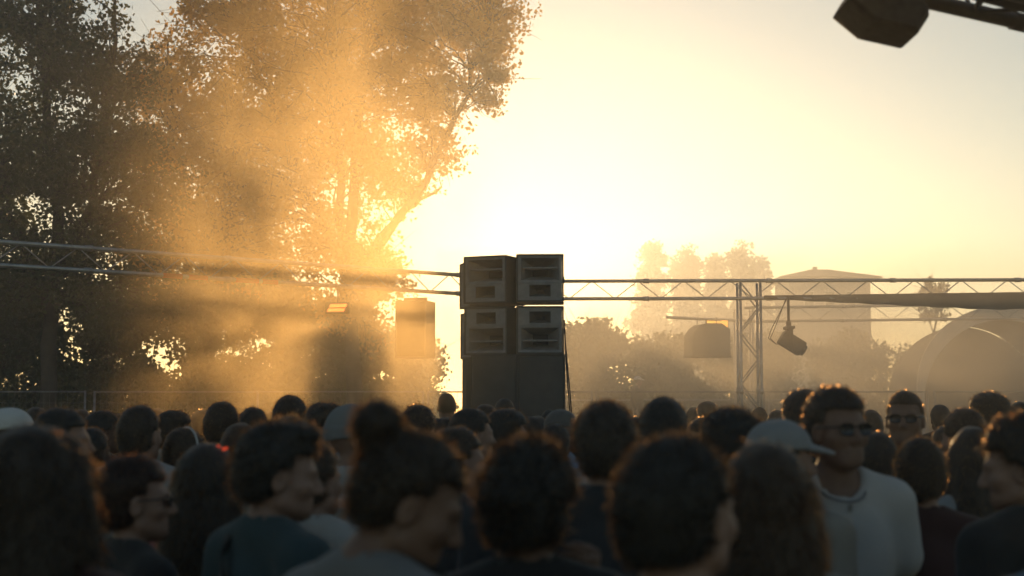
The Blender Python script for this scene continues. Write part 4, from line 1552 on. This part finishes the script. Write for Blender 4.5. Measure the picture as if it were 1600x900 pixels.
# second row
person(948, 626, 92, 'person with neat dark hair, gold earring and navy shirt, seen from behind', face=14, body=4, hair='short', hcol='dark', tcol=NAVY, extra=('earring',), d=4.35, seed=11)
person(1308, 603, 86, 'tall person in sunglasses, pale shirt and necklace facing the camera', face=158, body=172, hair='short', hcol='black', tcol=(.46, .45, .44), extra=('sunglasses', 'necklace'), skin='tan', d=4.75, seed=12)
person(1222, 659, 92, 'person in a grey baseball cap seen from behind', face=72, body=40, hair='crop', hcol='brown', hat='cap', tcol=BEIGE, d=4.5, seed=13)
person(1142, 637, 92, 'person with flat dark hair behind the closest dark head', face=-8, body=0, hair='flat', hcol='black', tcol=CHAR, d=4.75, seed=14)
person(1037, 620, 78, 'person with round dark hair next to the navy shirt', face=12, body=5, hair='short', hcol='black', tcol=BLACKTEE, d=5.4, seed=15)
person(215, 712, 98, 'person with auburn hair and sunglasses in profile below the pale shirt', face=74, body=50, hair='short', hcol='auburn', extra=('sunglasses',), fem=True, tcol=BLACKTEE, d=4.1, seed=16)
person(327, 692, 88, 'person with dark hair and small red hair clips, pink top', face=14, body=24, hair='long', hcol='dark', extra=('red_clips',), fem=True, tcol=PINK, d=4.55, seed=17)
person(1436, 683, 74, 'person with cropped dark hair and dark red shirt', face=8, body=0, hair='short', hcol='dark', tcol=WINE, d=5.0, seed=18)
person(1517, 668, 62, 'person with long dark hair and pale blue top', face=-12, body=-10, hair='long', hcol='dark', fem=True, tcol=(.25, .28, .30), d=5.6, seed=19)
person(492, 690, 74, 'person in a white shirt partly hidden by the teal shirt', face=40, body=20, hair='short', hcol='brown', tcol=WHITE, d=4.7, seed=20)
person(556, 636, 72, 'bearded person in a grey beanie clapping', face=80, body=60, hair=None, hat='beanie', hcol='brown', extra=('beard',), tcol=WHITE, pose='clap', d=6.0, seed=21)
# third row
person(452, 650, 62, 'fair curly hair glowing in the sun just above the dark quiff', face=30, body=20, hair='curly', hcol='fair', tcol=BEIGE, d=5.6, seed=37)
person(718, 668, 66, 'person in profile right behind the bun, looking past the stack', face=72, body=60, hair='short', hcol='brown', tcol=NAVY, d=5.3, seed=22)
person(20, 640, 70, 'person in a white baseball cap', face=76, body=60, hair='crop', hcol='brown', hat='white_cap', tcol=CHAR, d=6.6, seed=23)
person(102, 637, 82, 'person in profile beside the white cap', face=80, body=55, hair='short', hcol='black', tcol=BLACKTEE, d=5.7, seed=24)
person(222, 634, 64, 'person in a pale grey shirt seen from behind on the tree side', face=26, body=14, hair='short', hcol='dark', tcol=(.33, .32, .31), d=6.8, seed=25)
person(655, 631, 74, 'person with curly hair edged with sunlight left of the round head', face=30, body=30, hair='curly', hcol='brown', tcol=CHAR, d=8.2, seed=26)
person(740, 637, 64, 'person in profile with full dark hair in front of the bass bins', face=66, body=50, hair='short', hcol='black', tcol=BLACKTEE, d=7.0, seed=27)
person(795, 639, 58, 'person in profile directly below the middle loudspeakers', face=64, body=40, hair='flat', hcol='black', tcol=CHAR, d=7.6, seed=28)
person(881, 640, 46, 'bald person in a light blue shirt facing the plume side', face=82, body=70, hair='shaved', hcol='grey', tcol=(.16, .34, .52), skin='tan', d=8.4, seed=29)
person(1413, 610, 58, 'person in sunglasses and a pale shirt turned to the camera', face=-160, body=-170, hair='crop', hcol='brown', extra=('sunglasses',), tcol=(.36, .33, .29), skin='tan', d=6.8, seed=30)
person(1503, 638, 74, 'person with a sunlit hair edge behind the pale blue top', face=-20, body=-15, hair='short', hcol='brown', tcol=CHAR, d=6.4, seed=31)
person(1545, 612, 62, 'person with flat hair highest on the far side', face=8, body=0, hair='flat', hcol='dark', tcol=CHAR, d=7.8, seed=32)
person(1252, 608, 62, 'person half hidden behind the tall person in sunglasses', face=-20, body=-10, hair='short', hcol='black', tcol=CHAR, d=6.5, seed=33)
person(1370, 675, 58, 'person with dark hair beside the pale shirt and necklace', face=10, body=0, hair='short', hcol='black', tcol=(.2, .3, .34), d=6.2, seed=34)
person(510, 628, 52, 'person with curly sunlit hair and lowered face beside the beanie', face=118, body=140, pitch=.15, hair='curly', hcol='dark', tcol=(.3, .3, .31), d=8.0, seed=35)
person(292, 668, 46, 'person wearing a pale headband', face=40, body=30, hair='short', hcol='brown', extra=('hairband',), tcol=CHAR, fem=True, d=7.0, seed=36)
# further back, one by one
FAR = [(600, 655, 42, 9.6, 20, 'short', 'dark', 'low dark head between the beanie and the bun'),
       (868, 662, 48, 8.2, 14, 'short', 'black', 'low dark head in front of the bald person'),
       (1098, 652, 44, 8.6, 24, 'short', 'dark', 'low dark head between the round dark hair and the flat dark hair'),
       (690, 652, 44, 9.0, 50, 'quiff', 'dark', 'low head in profile under the round dark head'),
       (378, 662, 52, 7.2, 16, 'long', 'brown', 'long haired head low in the orange smoke by the red hair clips'),
       (146, 668, 52, 7.4, 30, 'short', 'black', 'low dark head in front of the pale grey shirt on the tree side'),
       (1478, 664, 46, 8.4, -14, 'short', 'black', 'low dark head between the dark red shirt and the pale blue top'),
       (990, 652, 42, 9.2, 8, 'flat', 'dark', 'low flat head beside the gold earring'),
       (165, 641, 50, 8.6, 64, 'short', 'black', 'person in profile between the white cap and the pale grey shirt'),
       (275, 641, 50, 8.8, 60, 'flat', 'dark', 'person in profile above the pale headband'),
       (350, 628, 54, 8.2, 24, 'short', 'brown', 'person with round hair in the orange smoke, first after the pale headband'),
       (397, 636, 50, 8.9, 10, 'short', 'dark', 'person in the orange smoke above the red hair clips'),
       (456, 617, 54, 8.3, 20, 'short', 'brown', 'person in the orange smoke rising above the short dark hair in profile'),
       (698, 614, 32, 14.2, 4, 'crop', 'black', 'round dark head rising alone left of the bass bins'),
       (760, 631, 40, 11.0, 30, 'short', 'dark', 'small head before the bass bins, nearest the round dark head'),
       (788, 622, 33, 13.5, -10, 'short', 'black', 'small head highest before the bass bins'),
       (838, 650, 46, 9.6, 30, 'curly', 'dark', 'curly dark head between the middle loudspeakers and the bald person'),
       (916, 646, 34, 12.4, 10, 'short', 'dark', 'small head beside the neat dark hair with the earring'),
       (858, 640, 30, 14.0, 0, 'short', 'black', 'small head beside the hanging cables'),
       (1105, 627, 28, 14.6, 10, 'flat', 'dark', 'small wide head standing out between the round and the flat dark hair'),
       (1084, 636, 24, 16.2, 0, 'short', 'dark', 'smallest head beside the round dark hair'),
       (1186, 636, 27, 15.5, 0, 'short', 'brown', 'small head just past the flat dark hair'),
       (1214, 641, 34, 12.3, 10, 'short', 'dark', 'small dark head above the grey baseball cap'),
       (1468, 632, 32, 13.6, 0, 'short', 'dark', 'small head between the pale shirt with sunglasses and the sunlit hair edge'),
       (1360, 640, 40, 10.5, 12, 'short', 'black', 'small dark head past the tall person in sunglasses'),
       (1592, 628, 44, 10.2, 6, 'short', 'dark', 'small head at the far edge beyond the black shirt'),
       (625, 646, 36, 11.6, 0, 'curly', 'brown', 'small sunlit head between the beanie and the curly sunlit hair'),
       (580, 642, 34, 12.8, 0, 'short', 'dark', 'small head just behind the grey beanie'),
       (128, 640, 36, 12.0, 10, 'short', 'dark', 'small dark head behind the profile by the white cap'),
       (58, 636, 40, 10.6, 0, 'short', 'black', 'small dark head just past the white cap'),
       (192, 645, 36, 12.4, 0, 'short', 'dark', 'small dark head beside the pale grey shirt'),
       (246, 638, 34, 13.0, 0, 'short', 'brown', 'small head just behind the pale grey shirt'),
       (318, 640, 34, 12.6, 0, 'flat', 'dark', 'small flat head in the edge of the orange smoke'),
       (425, 642, 34, 12.8, 14, 'short', 'dark', 'small head low in the orange smoke'),
       (484, 640, 32, 13.4, 0, 'short', 'dark', 'small head low in the smoke below the amber flood light'),
       (1012, 642, 30, 14.0, 0, 'short', 'dark', 'small head between the earring and the round dark hair')]
for k, (px, top, w, d, face, hr, hc, lab) in enumerate(FAR):
    person(px, top, w, lab, face=face, body=face * .6, hair=hr, hcol=hc, d=d, group=CR, fem=(k % 4 == 2), skin=('fair', 'tan', 'brown')[k % 3],
           tcol=(CHAR, (.3, .3, .3), NAVY, BLACKTEE, BEIGE)[k % 5], seed=60 + k)
# the one on the stage
person(997, 588, 12, 'tiny person in a pale cap and dark jacket standing on the stage', face=100, body=120, hair='crop', hcol='dark', hat='white_cap', top_kind='long', tcol=BLACKTEE, d=36.2, base_z=.846, seed=99)

# ------------------------------------------------------------------ air and smoke
def ball(name, c, r, mat, label):
    bm = bmesh.new()
    bmesh.ops.create_icosphere(bm, subdivisions=3, radius=1.0)
    o = link(name, bm_mesh(name, bm), mat, loc=c, scale=r)
    return tag(o, label, 'smoke', kind='stuff')


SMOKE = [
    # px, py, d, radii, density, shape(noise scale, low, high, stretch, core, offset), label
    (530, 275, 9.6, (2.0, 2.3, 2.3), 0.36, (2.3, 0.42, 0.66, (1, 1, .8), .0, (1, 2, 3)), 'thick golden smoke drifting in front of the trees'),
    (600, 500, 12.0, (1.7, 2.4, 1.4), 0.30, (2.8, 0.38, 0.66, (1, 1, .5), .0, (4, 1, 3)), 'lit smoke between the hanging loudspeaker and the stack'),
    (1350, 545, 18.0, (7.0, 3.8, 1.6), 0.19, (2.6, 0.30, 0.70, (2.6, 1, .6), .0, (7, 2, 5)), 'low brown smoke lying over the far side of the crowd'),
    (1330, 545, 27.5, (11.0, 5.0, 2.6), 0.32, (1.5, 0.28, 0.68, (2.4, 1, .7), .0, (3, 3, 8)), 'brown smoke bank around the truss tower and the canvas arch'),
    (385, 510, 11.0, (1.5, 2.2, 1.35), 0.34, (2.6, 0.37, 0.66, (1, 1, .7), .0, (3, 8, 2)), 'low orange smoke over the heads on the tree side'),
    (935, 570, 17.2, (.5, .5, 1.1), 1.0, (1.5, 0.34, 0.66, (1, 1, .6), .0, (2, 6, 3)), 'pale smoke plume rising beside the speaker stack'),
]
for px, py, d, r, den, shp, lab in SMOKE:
    ball('smoke', P(px, py, d), r, volume_mat('smoke', (0.98, 0.74, 0.40) if d < 16 else (0.95, 0.87, 0.74), den, 0.74 if d < 16 else 0.3 if 'plume' in lab else 0.48, shp), lab)  # sunset orange put into near smoke's colour; farther smoke dimmed by lower anisotropy
hz = link('haze', box_mesh('haze', (0, 112, 11.15), (380, 340, 24.9)), volume_mat('haze', (0.83, 0.885, 0.95), HAZE_DENSITY, 0.72))
tag(hz, 'thin golden evening haze filling the air', 'haze', kind='stuff')
